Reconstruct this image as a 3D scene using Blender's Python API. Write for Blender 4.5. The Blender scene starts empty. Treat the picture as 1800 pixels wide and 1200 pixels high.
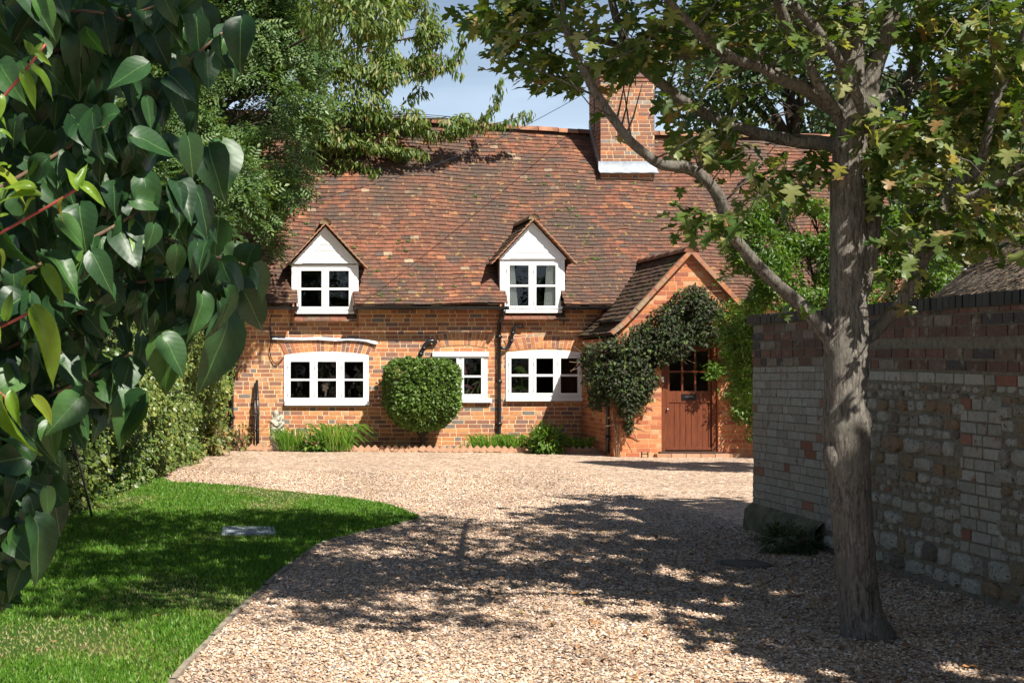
import bpy, math, random
import numpy as np
from math import sin, cos, pi, radians, sqrt
from mathutils import Vector, Matrix
random.seed(7); rng = np.random.default_rng(7)
sc = bpy.context.scene
COL = sc.collection
# ------------------------------------------------------------------ camera
F, CX, HY, EYE = 2300.0, 420.0, 640.0, 1.5      # focal length in photo pixels, principal column, horizon row, eye height
cam = bpy.data.objects.new('camera', bpy.data.cameras.new('camera'))
COL.objects.link(cam); sc.camera = cam
cam.location = (0, 0, EYE); cam.rotation_euler = (radians(90), 0, 0)
cam.data.sensor_width = 36; cam.data.lens = F/1800*36
cam.data.shift_x = (900-CX)/1800; cam.data.shift_y = (HY-600)/1800
cam.data.clip_start = .05; cam.data.clip_end = 2000
# ------------------------------------------------------------------ light
SUN_A, SUN_E = radians(30), radians(50)         # azimuth right of straight behind the camera, elevation
sv = Vector((sin(SUN_A)*cos(SUN_E), -cos(SUN_A)*cos(SUN_E), sin(SUN_E)))
sun = bpy.data.objects.new('sun', bpy.data.lights.new('sun', 'SUN'))
COL.objects.link(sun); sun.data.energy = 5.0; sun.data.angle = radians(.5); sun.data.color = (1, .95, .86)
sun.rotation_euler = sv.to_track_quat('Z', 'Y').to_euler()
w = bpy.data.worlds.new('World'); sc.world = w; w.use_nodes = True
nt = w.node_tree; bg = nt.nodes['Background']
sky = nt.nodes.new('ShaderNodeTexSky'); sky.sky_type = 'NISHITA'; sky.sun_disc = False
sky.sun_elevation = SUN_E; sky.sun_rotation = math.atan2(sv.x, sv.y)
sky.air_density = 1.0; sky.dust_density = .6; sky.ozone_density = 1.6
tc = nt.nodes.new('ShaderNodeTexCoord'); mp = nt.nodes.new('ShaderNodeMapping'); mp.inputs['Scale'].default_value = (2, 2, 9)
nz = nt.nodes.new('ShaderNodeTexNoise'); nz.inputs['Scale'].default_value = 1.6; nz.inputs['Detail'].default_value = 6
cr = nt.nodes.new('ShaderNodeValToRGB'); cr.color_ramp.elements[0].position = .42; cr.color_ramp.elements[1].position = .75
cr.color_ramp.elements[0].color = (.36, .36, .36, 1); cr.color_ramp.elements[1].color = (.75, .75, .75, 1)
mx = nt.nodes.new('ShaderNodeMix'); mx.data_type = 'RGBA'; mx.inputs['B'].default_value = (16.5, 19.0, 22., 1)
nt.links.new(tc.outputs['Generated'], mp.inputs[0]); nt.links.new(mp.outputs[0], nz.inputs[0]); nt.links.new(nz.outputs[0], cr.inputs[0])
sx = nt.nodes.new('ShaderNodeSeparateXYZ'); nt.links.new(tc.outputs['Generated'], sx.inputs[0])
c3 = nt.nodes.new('ShaderNodeValToRGB'); c3.color_ramp.elements[0].position = .12; c3.color_ramp.elements[0].color = (1, 1, 1, 1); c3.color_ramp.elements[1].position = .30; c3.color_ramp.elements[1].color = (0, 0, 0, 1)
nt.links.new(sx.outputs[2], c3.inputs[0]); mm_ = nt.nodes.new('ShaderNodeMath'); mm_.operation = 'MULTIPLY'; nt.links.new(cr.outputs[0], mm_.inputs[0]); nt.links.new(c3.outputs[0], mm_.inputs[1])
nt.links.new(mm_.outputs[0], mx.inputs['Factor']); nt.links.new(sky.outputs[0], mx.inputs['A']); nt.links.new(mx.outputs['Result'], bg.inputs[0])
bg.inputs[1].default_value = .05
sc.view_settings.view_transform = 'Standard'; sc.view_settings.look = 'None'
sc.view_settings.exposure = .92; sc.view_settings.gamma = 1
sc.render.engine = 'CYCLES'
sc.cycles.max_bounces = 6; sc.cycles.transparent_max_bounces = 12; sc.cycles.diffuse_bounces = 3

# ------------------------------------------------------------------ helpers
def at(px, py, Y):
    return Vector(((px-CX)*Y/F, Y, EYE+(HY-py)*Y/F))
def gnd(px, py):
    Y = F*EYE/(py-HY); return Vector(((px-CX)*Y/F, Y, 0))
def proj(P):
    return CX+P[..., 0]*F/P[..., 1], HY-(P[..., 2]-EYE)*F/P[..., 1]
WL = {}
def thing(name, label, cat, loc=(0, 0, 0), group=None):
    o = bpy.data.objects.new(name, None); COL.objects.link(o); o.location = loc; WL[o] = Vector(loc)
    o.empty_display_size = .2
    return tag(o, label, cat, group)
def tag(o, label=None, cat=None, group=None, kind=None):
    if label: o['label'] = label
    if cat: o['category'] = cat
    if group: o['group'] = group
    if kind: o['kind'] = kind
    return o
def link_mesh(me, name, mats, parent, origin):
    o = bpy.data.objects.new(name, me); COL.objects.link(o)
    if not isinstance(mats, (list, tuple)): mats = [mats]
    for m in mats: me.materials.append(m)
    if parent:
        o.parent = parent; WL[o] = WL[parent]; off = WL[parent]
    else:
        off = Vector(origin) if origin is not None else Vector((0, 0, 0))
        o.location = off; WL[o] = off
    if off.length > 0: me.transform(Matrix.Translation(-off))
    return o
class MB:
    def __init__(s): s.v = []; s.f = []; s.a = []; s.m = []
    def add(s, vs, fs, a=0., m=0):
        n = len(s.v); s.v += [tuple(x) for x in vs]; s.f += [tuple(i+n for i in f) for f in fs]
        s.a += [a]*len(vs); s.m += [m]*len(fs)
    def box(s, x0, x1, y0, y1, z0, z1, a=0., m=0):
        s.add([(x0,y0,z0),(x1,y0,z0),(x1,y1,z0),(x0,y1,z0),(x0,y0,z1),(x1,y0,z1),(x1,y1,z1),(x0,y1,z1)],
              [(0,3,2,1),(4,5,6,7),(0,1,5,4),(1,2,6,5),(2,3,7,6),(3,0,4,7)], a, m)
    def prism(s, pts, y0, y1, a=0., m=0):       # polygon in x,z extruded along y
        n = len(pts); vs = [(p[0], y0, p[1]) for p in pts]+[(p[0], y1, p[1]) for p in pts]
        fs = [tuple(range(n)), tuple(range(2*n-1, n-1, -1))]+[(i, (i+1)%n, n+(i+1)%n, n+i) for i in range(n)]
        s.add(vs, fs, a, m)
    def tube(s, pts, rad, n=8, a=0., m=0, cap=True, wob=0.):
        pts = [Vector(p) for p in pts]; k = len(pts)
        if not hasattr(rad, '__len__'): rad = [rad]*k
        base = len(s.v); up = Vector((0.03, .02, 1)); prev = None; vs = []
        for i, p in enumerate(pts):
            t = (pts[min(i+1, k-1)]-pts[max(i-1, 0)]).normalized()
            if prev is None:
                x = t.cross(Vector((0, 1, 0)) if abs(t.z) > .8 else up).normalized()
            else: x = (prev-t*prev.dot(t)).normalized()
            prev = x; y = t.cross(x)
            for j in range(n):
                r = rad[i]*(1+(random.uniform(-wob, wob) if wob else 0))
                vs.append(p+(x*cos(2*pi*j/n)+y*sin(2*pi*j/n))*r)
        fs = [(i*n+j, i*n+(j+1)%n, (i+1)*n+(j+1)%n, (i+1)*n+j) for i in range(k-1) for j in range(n)]
        if cap: fs += [tuple(range(n-1, -1, -1)), tuple((k-1)*n+j for j in range(n))]
        s.add(vs, fs, a, m)
    def lathe(s, c, prof, n=16, a=0., m=0):
        s.tube([Vector(c)+Vector((0, 0, z)) for r, z in prof], [r for r, z in prof], n, a, m)
    def blob(s, c, r, n=8, a=0., m=0, jit=0.):
        c = Vector(c); vs = []; k = max(4, n//2)
        for i in range(1, k):
            th = pi*i/k
            for j in range(n):
                q = 1+random.uniform(-jit, jit)
                vs.append((c.x+r[0]*sin(th)*cos(2*pi*j/n)*q, c.y+r[1]*sin(th)*sin(2*pi*j/n)*q, c.z+r[2]*cos(th)*q))
        fs = [(i*n+j, (i+1)*n+j, (i+1)*n+(j+1)%n, i*n+(j+1)%n) for i in range(k-2) for j in range(n)]
        vs += [(c.x, c.y, c.z+r[2]), (c.x, c.y, c.z-r[2])]; T = len(vs)-2
        fs += [(T, j, (j+1)%n) for j in range(n)]+[(T+1, (k-2)*n+(j+1)%n, (k-2)*n+j) for j in range(n)]
        s.add(vs, fs, a, m)
    def build(s, name, mats, parent=None, smooth=False, origin=None):
        me = bpy.data.meshes.new(name); me.from_pydata(s.v, [], s.f)
        at_ = me.attributes.new('rnd', 'FLOAT', 'POINT'); at_.data.foreach_set('value', np.array(s.a, dtype=np.float32))
        me.polygons.foreach_set('material_index', np.array(s.m, dtype=np.int32))
        if smooth: me.polygons.foreach_set('use_smooth', [True]*len(me.polygons))
        me.update()
        return link_mesh(me, name, mats, parent, origin)
def catmull(pts, sub=4):
    P = [np.array(p, float) for p in pts]; out = []
    P = [2*P[0]-P[1]]+P+[2*P[-1]-P[-2]]
    for i in range(1, len(P)-2):
        for k in range(sub):
            t = k/sub
            out.append(.5*((2*P[i])+(-P[i-1]+P[i+1])*t+(2*P[i-1]-5*P[i]+4*P[i+1]-P[i+2])*t*t+(-P[i-1]+3*P[i]-3*P[i+1]+P[i+2])*t**3))
    out.append(P[-2]); return out

# ---- numpy scatter of small shapes merged in one mesh
def frames(D, N):
    D = D/np.linalg.norm(D, axis=1, keepdims=True)
    Z = N-(N*D).sum(1, keepdims=True)*D; Z /= np.maximum(np.linalg.norm(Z, axis=1, keepdims=True), 1e-6)
    Yv = np.cross(Z, D); return np.stack([D, Yv, Z], axis=2)
def scatter(name, P, R, S, tv, tf, mats, parent=None, rnd=None, origin=None, smooth=False, puv=False):
    tv = np.array(tv, float); n = len(P); V = len(tv)
    if S.ndim == 1: S = S[:, None]
    A = np.einsum('nij,nvj->nvi', R, tv[None]*S[:, None, :]*np.ones((n, 1, 3)))+P[:, None, :]
    A = A.reshape(-1, 3)
    me = bpy.data.meshes.new(name)
    lt = np.array([len(f) for f in tf]); li = np.concatenate([np.array(f) for f in tf])
    me.vertices.add(n*V); me.vertices.foreach_set('co', A.astype(np.float32).ravel())
    L = (li[None, :]+(np.arange(n)*V)[:, None]).ravel(); me.loops.add(len(L)); me.loops.foreach_set('vertex_index', L.astype(np.int32))
    T = np.tile(lt, n); st = np.concatenate([[0], np.cumsum(T)[:-1]])
    me.polygons.add(len(T)); me.polygons.foreach_set('loop_start', st.astype(np.int32)); me.polygons.foreach_set('loop_total', T.astype(np.int32))
    if smooth: me.polygons.foreach_set('use_smooth', np.ones(len(T), bool))
    me.update(calc_edges=True)
    if rnd is None: rnd = rng.random(n)
    a = me.attributes.new('rnd', 'FLOAT', 'POINT'); a.data.foreach_set('value', np.repeat(rnd, V).astype(np.float32))
    if puv:
        a = me.attributes.new('luv', 'FLOAT_VECTOR', 'POINT'); a.data.foreach_set('vector', np.tile(tv.astype(np.float32).ravel(), n))
    return link_mesh(me, name, mats, parent, origin)
def rdir(n): 
    d = rng.normal(size=(n, 3)); return d/np.linalg.norm(d, axis=1, keepdims=True)

# ------------------------------------------------------------------ materials
def newmat(name):
    m = bpy.data.materials.new(name); m.use_nodes = True; t = m.node_tree
    return m, t, t.nodes['Principled BSDF']
def node(t, ty, **kw):
    n = t.nodes.new(ty)
    for k, v in kw.items():
        if k.startswith('i_'): n.inputs[k[2:].replace('_', ' ')].default_value = v
        else: setattr(n, k, v)
    return n
def ramp(t, fac, stops, interp='LINEAR'):
    r = t.nodes.new('ShaderNodeValToRGB'); e = r.color_ramp; e.interpolation = interp
    while len(e.elements) > 1: e.elements.remove(e.elements[-1])
    for i, (p, c) in enumerate(stops):
        el = e.elements[0] if i == 0 else e.elements.new(p)
        el.position = p; el.color = (*c, 1) if len(c) == 3 else c
    t.links.new(fac, r.inputs[0]); return r.outputs[0]
def mixc(t, fac, a, b, blend='MIX'):
    m = t.nodes.new('ShaderNodeMix'); m.data_type = 'RGBA'; m.blend_type = blend
    for k, v in (('Factor', fac), ('A', a), ('B', b)):
        if isinstance(v, (int, float)): m.inputs[k].default_value = v
        elif isinstance(v, tuple): m.inputs[k].default_value = (*v, 1)
        else: t.links.new(v, m.inputs[k])
    return m.outputs['Result']
def noise(t, scale, detail=4, rough=.6, vec=None, dist=0.):
    n = node(t, 'ShaderNodeTexNoise', i_Scale=scale, i_Detail=detail, i_Roughness=rough, i_Distortion=dist)
    if vec is None:
        vec = t.nodes.new('ShaderNodeTexCoord').outputs['Object']
    t.links.new(vec, n.inputs['Vector']); return n.outputs['Fac']
def mapping(t, sc_):
    c = t.nodes.new('ShaderNodeTexCoord'); m = t.nodes.new('ShaderNodeMapping'); m.inputs['Scale'].default_value = sc_
    t.links.new(c.outputs['Object'], m.inputs[0]); return m.outputs[0]
def attr(t, n='rnd', out='Fac'):
    a = t.nodes.new('ShaderNodeAttribute'); a.attribute_name = n; return a.outputs[out]
def bump(t, bs, h, strength=.5, dist=.01):
    b = node(t, 'ShaderNodeBump', i_Strength=strength, i_Distance=dist); t.links.new(h, b.inputs['Height']); t.links.new(b.outputs[0], bs.inputs['Normal'])
def simple(name, col, rough=.6, nscale=0, namt=.3, bs_=0, metal=0., spec=.5, bd=.01):
    m, t, b = newmat(name); b.inputs['Roughness'].default_value = rough; b.inputs['Metallic'].default_value = metal
    b.inputs['Specular IOR Level'].default_value = spec
    if nscale:
        f = noise(t, nscale, 5); c = ramp(t, f, [(.3, tuple(x*(1-namt) for x in col)), (.7, tuple(min(1, x*(1+namt)) for x in col))])
        t.links.new(c, b.inputs['Base Color'])
        if bs_: bump(t, b, f, bs_, bd)
    else: b.inputs['Base Color'].default_value = (*col, 1)
    return m
def palette(name, stops, rough=.85, ns=25, namt=.35, dirt=None, bs_=.5, spec=.3, interp='CONSTANT', dirt_scale=1.2, dirt_lo=.5, dirt_hi=.7, spots=None):
    m, t, b = newmat(name); b.inputs['Roughness'].default_value = rough; b.inputs['Specular IOR Level'].default_value = spec
    c = ramp(t, attr(t), stops, interp); f = noise(t, ns, 6, .7)
    g = ramp(t, f, [(.25, (1-namt,)*3), (.75, (1+namt*.6,)*3)]); c = mixc(t, 1., c, g, 'MULTIPLY')
    if dirt:
        d = noise(t, dirt_scale, 6, .65); c = mixc(t, ramp(t, d, [(dirt_lo, (0,)*3), (dirt_hi, (1,)*3)]), c, dirt)
    if spots:
        for (sc2, lo, hi, cc) in spots:
            d = noise(t, sc2, 3, .5); c = mixc(t, ramp(t, d, [(lo, (0,)*3), (hi, (1,)*3)]), c, cc)
    t.links.new(c, b.inputs['Base Color']); bump(t, b, f, bs_, .006); return m
def leafmat(name, stops, rough=.42, trans=.3, tcol=1.6, spec=.4, veins=False):
    m, t, b = newmat(name); b.inputs['Roughness'].default_value = rough; b.inputs['Specular IOR Level'].default_value = spec
    c = ramp(t, attr(t), stops)
    if veins:
        sp = t.nodes.new('ShaderNodeSeparateXYZ'); t.links.new(attr(t, 'luv', 'Vector'), sp.inputs[0])
        ab = node(t, 'ShaderNodeMath', operation='ABSOLUTE'); t.links.new(sp.outputs[1], ab.inputs[0])
        mid = ramp(t, ab.outputs[0], [(.004, (.8,)*3), (.016, (0,)*3)])
        # side veins: stripes of (x - .7|y|)
        mm = node(t, 'ShaderNodeMath', operation='MULTIPLY_ADD'); t.links.new(ab.outputs[0], mm.inputs[0]); mm.inputs[1].default_value = -.75; t.links.new(sp.outputs[0], mm.inputs[2])
        fr = node(t, 'ShaderNodeMath', operation='MULTIPLY'); t.links.new(mm.outputs[0], fr.inputs[0]); fr.inputs[1].default_value = 44.
        sn = node(t, 'ShaderNodeMath', operation='SINE'); t.links.new(fr.outputs[0], sn.inputs[0])
        sv_ = ramp(t, sn.outputs[0], [(.86, (0,)*3), (1., (.35,)*3)])
        nn = noise(t, 30, 4); c = mixc(t, 1., c, ramp(t, nn, [(.3, (.8,)*3), (.7, (1.15,)*3)]), 'MULTIPLY')
        c = mixc(t, sv_, c, mixc(t, .16, c, (.18, .32, .12))); c = mixc(t, mid, c, (.12, .22, .06))
        bump(t, b, sn.outputs[0], .05, .001)
    t.links.new(c, b.inputs['Base Color'])
    tr = t.nodes.new('ShaderNodeBsdfTranslucent'); c2 = mixc(t, 1., c, (tcol*1.05, tcol, tcol*.35), 'MULTIPLY'); t.links.new(c2, tr.inputs[0])
    mx_ = t.nodes.new('ShaderNodeMixShader'); mx_.inputs[0].default_value = trans
    t.links.new(b.outputs[0], mx_.inputs[1]); t.links.new(tr.outputs[0], mx_.inputs[2]); t.links.new(mx_.outputs[0], t.nodes['Material Output'].inputs[0])
    return m
M = {}
M['brick'] = palette('house_brick', [(0, (.46,.18,.085)), (.2, (.54,.24,.10)), (.38, (.38,.15,.085)), (.52, (.29,.135,.09)), (.66, (.58,.28,.12)), (.8, (.23,.135,.11)), (.88, (.20,.17,.15)), (.94, (.50,.30,.17))], ns=18, dirt=(.20,.12,.075), dirt_lo=.55, dirt_hi=.8)
M['porch_brick'] = palette('porch_brick', [(0, (.48,.17,.07)), (.35, (.55,.22,.095)), (.6, (.40,.13,.065)), (.8, (.31,.105,.065)), (.9, (.58,.30,.16))], ns=22, namt=.22)
M['mortar'] = simple('mortar', (.74,.56,.34), .95, 30, .15, .3)
M['tile'] = palette('roof_tile', [(0, (0.190,0.077,0.045)), (.22, (0.157,0.067,0.043)), (.42, (0.228,0.090,0.051)), (.60, (0.119,0.061,0.043)), (.72, (0.180,0.081,0.051)), (.88, (0.323,0.140,0.069)), (.925, (0.099,0.068,0.055)), (.98, (0.313,0.225,0.147))], ns=7, namt=.55, dirt=(.085,.056,.042), dirt_scale=.9, dirt_lo=.42, dirt_hi=.66, spots=[(30, .70, .75, (.42,.36,.30)), (5, .67, .74, (.06,.065,.025)), (1.6, .54, .68, (.075,.052,.040)), (11, .64, .68, (.26,.17,.06))])
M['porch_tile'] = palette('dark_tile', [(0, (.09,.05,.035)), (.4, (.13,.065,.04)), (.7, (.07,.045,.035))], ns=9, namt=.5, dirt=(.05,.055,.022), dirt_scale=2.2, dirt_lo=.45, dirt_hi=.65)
M['ridge'] = palette('ridge_tile', [(0, (.30,.125,.075)), (.4, (.24,.10,.06)), (.7, (.34,.16,.095))], ns=9, namt=.45, dirt=(.16,.13,.08), dirt_scale=3, dirt_lo=.48, dirt_hi=.66)
M['verge'] = palette('verge_mortar', [(0, (.42,.17,.085)), (.5, (.34,.15,.09))], ns=12, namt=.35, dirt=(.30,.22,.14), dirt_scale=4, dirt_lo=.45, dirt_hi=.6)
M['apron'] = palette('apron_tile', [(0, (.20,.08,.05)), (.5, (.14,.075,.05))], ns=16, dirt=(.20,.16,.10), dirt_scale=6)
M['white'] = simple('white_paint', (.80,.80,.775), .4, 5, .045)
M['room'] = simple('dark_room', (.012,.011,.011), .9)  # near-black colour stands in for unlit rooms, even where sun enters
M['black'] = simple('black_plastic', (.012,.012,.013), .32, 20, .3)
M['lead'] = simple('lead_sheet', (.46,.49,.52), .55, 14, .25, .3, 0.2)
M['moss'] = simple('moss', (.06,.085,.018), .95, 60, .6, .8)
M['terracotta'] = palette('terracotta', [(0, (.46,.27,.17)), (.5, (.40,.22,.13)), (.8, (.52,.33,.22))], ns=14, namt=.25)
M['stone'] = simple('weathered_stone', (.36,.34,.27), .9, 26, .45, .8, bd=.02)
M['soil'] = simple('soil', (.075,.05,.033), .95, 25, .5, 1., bd=.03)
M['curtain'] = simple('curtain', (.78,.78,.72), .85)
M['metal'] = simple('steel', (.5,.5,.5), .3, metal=1.)
M['concrete'] = simple('concrete', (.22,.21,.18), .9, 12, .35, .6)
def glassmat():
    m, t, b = newmat('window_glass'); out = t.nodes['Material Output']; t.nodes.remove(b)
    g = node(t, 'ShaderNodeBsdfGlossy', i_Roughness=.02); g.inputs[0].default_value = (.9,.95,1,1); tr = t.nodes.new('ShaderNodeBsdfTransparent'); tr.inputs[0].default_value = (.82,.86,.85,1)
    f = node(t, 'ShaderNodeFresnel', i_IOR=1.5); mm = node(t, 'ShaderNodeMath', operation='MULTIPLY'); mm.inputs[1].default_value = .9; t.links.new(f.outputs[0], mm.inputs[0])
    s = t.nodes.new('ShaderNodeMixShader'); t.links.new(mm.outputs[0], s.inputs[0]); t.links.new(tr.outputs[0], s.inputs[1]); t.links.new(g.outputs[0], s.inputs[2]); t.links.new(s.outputs[0], out.inputs[0])
    nf = noise(t, 3., 1); bb = node(t, 'ShaderNodeBump', i_Strength=.06, i_Distance=.05); t.links.new(nf, bb.inputs['Height']); t.links.new(bb.outputs[0], g.inputs['Normal'])
    return m
M['glass'] = glassmat()
def woodmat():
    m, t, b = newmat('door_wood'); b.inputs['Roughness'].default_value = .38
    f = noise(t, 6, 8, .7, mapping(t, (9, 9, .7))); c = ramp(t, f, [(.3, (.075,.020,.009)), (.7, (.20,.056,.022))]); t.links.new(c, b.inputs['Base Color']); bump(t, b, f, .2, .003); return m
M['wood'] = woodmat()
def barkmat(name, c0, c1, c2, s=1.):
    m, t, b = newmat(name); b.inputs['Roughness'].default_value = .9; b.inputs['Specular IOR Level'].default_value = .2
    f = noise(t, 22*s, 10, .8, mapping(t, (2.6, 2.6, .42)), .6); g = noise(t, 5*s, 6, .7)
    c = ramp(t, f, [(.40, c0), (.56, c1)]); c = mixc(t, 1., c, ramp(t, noise(t, 60*s, 6, .8, mapping(t, (1.8, 1.8, .5))), [(.3, (.6,)*3), (.7, (1.3,)*3)]), 'MULTIPLY'); c = mixc(t, ramp(t, g, [(.5, (0,)*3), (.66, (1,)*3)]), c, c2)
    t.links.new(c, b.inputs['Base Color']); f3 = noise(t, 75*s, 5, .7, mapping(t, (1.6, 1.6, .5))); fa = node(t, 'ShaderNodeMath', operation='MULTIPLY_ADD'); t.links.new(f3, fa.inputs[0]); fa.inputs[1].default_value = .5; t.links.new(f, fa.inputs[2]); bump(t, b, fa.outputs[0], 1., .035); return m
M['bark'] = barkmat('maple_bark', (.09,.075,.062), (.38,.34,.29), (.25,.235,.195))
M['bark_dark'] = barkmat('dark_bark', (.03,.022,.016), (.10,.08,.06), (.08,.075,.055), 1.5)
M['twig'] = simple('twig', (.16,.10,.06), .7, 30, .4)
M['redtwig'] = simple('red_twig', (.30,.05,.04), .5)
M['maple'] = leafmat('maple_leaf', [(0, (.035,.075,.015)), (.4, (.07,.125,.025)), (.65, (.13,.175,.04)), (.82, (.25,.27,.09)), (.93, (.36,.34,.16)), (1, (.30,.19,.08))], .45, .40)
M['ash'] = leafmat('ash_leaf', [(0, (.055,.11,.03)), (.6, (.095,.17,.05)), (1, (.17,.24,.07))], .45, .3)
M['cherry'] = leafmat('cherry_leaf', [(0, (.06,.11,.02)), (.6, (.115,.18,.035)), (.9, (.20,.24,.06)), (1, (.28,.20,.08))], .45, .35)
M['ivy'] = leafmat('ivy_leaf', [(0, (.04,.08,.015)), (.5, (.095,.145,.028)), (.8, (.17,.21,.04)), (1, (.27,.28,.07))], .4, .25)
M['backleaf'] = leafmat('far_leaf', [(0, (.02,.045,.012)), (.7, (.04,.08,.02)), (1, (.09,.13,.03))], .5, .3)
M['bright'] = leafmat('bright_leaf', [(0, (.05,.11,.015)), (.6, (.09,.18,.025)), (1, (.17,.26,.04))], .4, .38)
M['yellowg'] = leafmat('orchard_leaf', [(0, (.06,.09,.02)), (.5, (.13,.16,.04)), (.85, (.24,.24,.08)), (1, (.35,.20,.08))], .5, .35)
M['box'] = leafmat('bay_leaf', [(0, (.045,.09,.016)), (.6, (.085,.155,.024)), (1, (.16,.24,.05))], .5, .2, spec=.3)
M['climber'] = leafmat('climber_leaf', [(0, (.022,.036,.018)), (.4, (.036,.06,.022)), (.7, (.07,.055,.045)), (.9, (.07,.11,.03)), (1, (.13,.18,.05))], .55, .2, spec=.2)
M['lilac'] = leafmat('lilac_leaf', [(0, (.012,.040,.014)), (.6, (.028,.080,.022)), (.88, (.06,.14,.028)), (1, (.14,.25,.035))], .42, .18, 1.7, spec=.4, veins=True)
M['young'] = leafmat('young_leaf', [(0, (.13,.24,.02)), (.7, (.24,.36,.03)), (1, (.34,.16,.05))], .35, .4, 1.3, veins=True)
M['blade'] = leafmat('blade_leaf', [(0, (.06,.14,.012)), (.6, (.10,.22,.02)), (1, (.22,.32,.05))], .4, .4)
M['purple'] = leafmat('purple_leaf', [(0, (.30,.10,.19)), (.45, (.38,.15,.24)), (.7, (.22,.36,.07)), (1, (.42,.20,.09))], .4, .3)
def ground_gravel(name='gravel', pebble=False):
    m, t, b = newmat(name); b.inputs['Roughness'].default_value = .75; b.inputs['Specular IOR Level'].default_value = .35
    st = [(0, (0.481,0.323,0.209)), (.16, (0.582,0.443,0.329)), (.36, (0.684,0.557,0.457)), (.50, (0.355,0.209,0.121)), (.62, (0.531,0.392,0.289)), (.74, (0.241,0.184,0.155)), (.84, (0.633,0.468,0.323)), (.91, (0.190,0.177,0.175)), (.965, (0.784,0.696,0.631))]
    if pebble:
        c = ramp(t, attr(t), st, 'CONSTANT'); c = mixc(t, 1., c, ramp(t, noise(t, .9, 5, .6), [(.35, (.72,.70,.68)), (.62, (1.1,1.08,1.05))]), 'MULTIPLY'); t.links.new(c, b.inputs['Base Color']); return m
    c0 = t.nodes.new('ShaderNodeTexCoord').outputs['Object']
    v = node(t, 'ShaderNodeTexVoronoi', i_Scale=52.); t.links.new(c0, v.inputs[0])
    sp = t.nodes.new('ShaderNodeSeparateColor'); t.links.new(v.outputs['Color'], sp.inputs[0])
    c = ramp(t, sp.outputs[0], st, 'CONSTANT')
    c = mixc(t, ramp(t, v.outputs['Distance'], [(.5, (0,)*3), (.85, (.5,)*3)]), c, (.22,.15,.10))
    v2 = node(t, 'ShaderNodeTexVoronoi', i_Scale=17.); t.links.new(c0, v2.inputs[0]); s2 = t.nodes.new('ShaderNodeSeparateColor'); t.links.new(v2.outputs['Color'], s2.inputs[0])
    c = mixc(t, 1., c, ramp(t, s2.outputs[1], [(0, (.62,.58,.54)), (.25, (.86,.84,.82)), (.7, (1.05,1.03,1.0)), (1, (1.3,1.28,1.25))]), 'MULTIPLY')
    n2 = noise(t, .8, 4, .6, c0); c = mixc(t, 1., c, ramp(t, n2, [(.3, (.82,)*3), (.7, (1.08,)*3)]), 'MULTIPLY')
    t.links.new(c, b.inputs['Base Color'])
    iv = node(t, 'ShaderNodeMath', operation='MULTIPLY'); iv.inputs[1].default_value = -1; t.links.new(v.outputs['Distance'], iv.inputs[0]); bump(t, b, iv.outputs[0], 1., .012)
    return m
M['gravel'] = ground_gravel(); M['pebble'] = ground_gravel('pebble', True)

# ------------------------------------------------------------------ ground
YF, YP = 23.2, 21.2
g = MB(); g.add([(-400,-400,0),(400,-400,0),(400,900,0),(-400,900,0)], [(0,1,2,3)])
tag(g.build('ground', M['gravel']), kind='structure')
lawn_px = [(150,1400),(300,1200),(370,1121),(440,1053),(510,993),(570,955),(640,937),(700,923),(736,913),(722,902),(680,888),(620,878),(540,868),(460,860),(380,853),(300,848)]
LW = [gnd(*p) for p in lawn_px]; LW = [Vector(p) for p in catmull([tuple(p) for p in LW], 3)]
poly = [(p.x, p.y) for p in LW]+[(-1.1, 17.5), (-6, 17.5), (-6, -2), (LW[0].x-.3, -2)]
g = MB(); n = len(poly); g.add([(x, y, .012) for x, y in poly], [tuple(range(n))])
def lawnmat():
    m, t, b = newmat('lawn_ground'); b.inputs['Roughness'].default_value = .95; b.inputs['Specular IOR Level'].default_value = .1
    f = noise(t, 1.0, 5, .65); f2 = noise(t, 60, 4)
    c = ramp(t, f, [(.42, (.05,.115,.018)), (.58, (.075,.13,.025)), (.68, (.20,.16,.075))]); c = mixc(t, 1., c, ramp(t, f2, [(.3, (.5,)*3), (.7, (1.2,)*3)]), 'MULTIPLY')
    t.links.new(c, b.inputs['Base Color']); bump(t, b, f2, 1., .03); return m
M['lawn'] = lawnmat()
tag(g.build('lawn', M['lawn']), kind='structure')
def inpoly(X, Y, poly):
    r = np.zeros(len(X), bool); n = len(poly)
    for i in range(n):
        x0, y0 = poly[i]; x1, y1 = poly[(i+1) % n]
        if y0 == y1: continue
        c = ((y0 > Y) != (y1 > Y)) & (X < (x1-x0)*(Y-y0)/(y1-y0)+x0); r ^= c
    return r
from mathutils import noise as mnoise
def nz2(x, y, s, o=0.):
    return np.array([mnoise.noise(Vector((a*s+o, b*s-o, .3+o))) for a, b in zip(x, y)])
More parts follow.
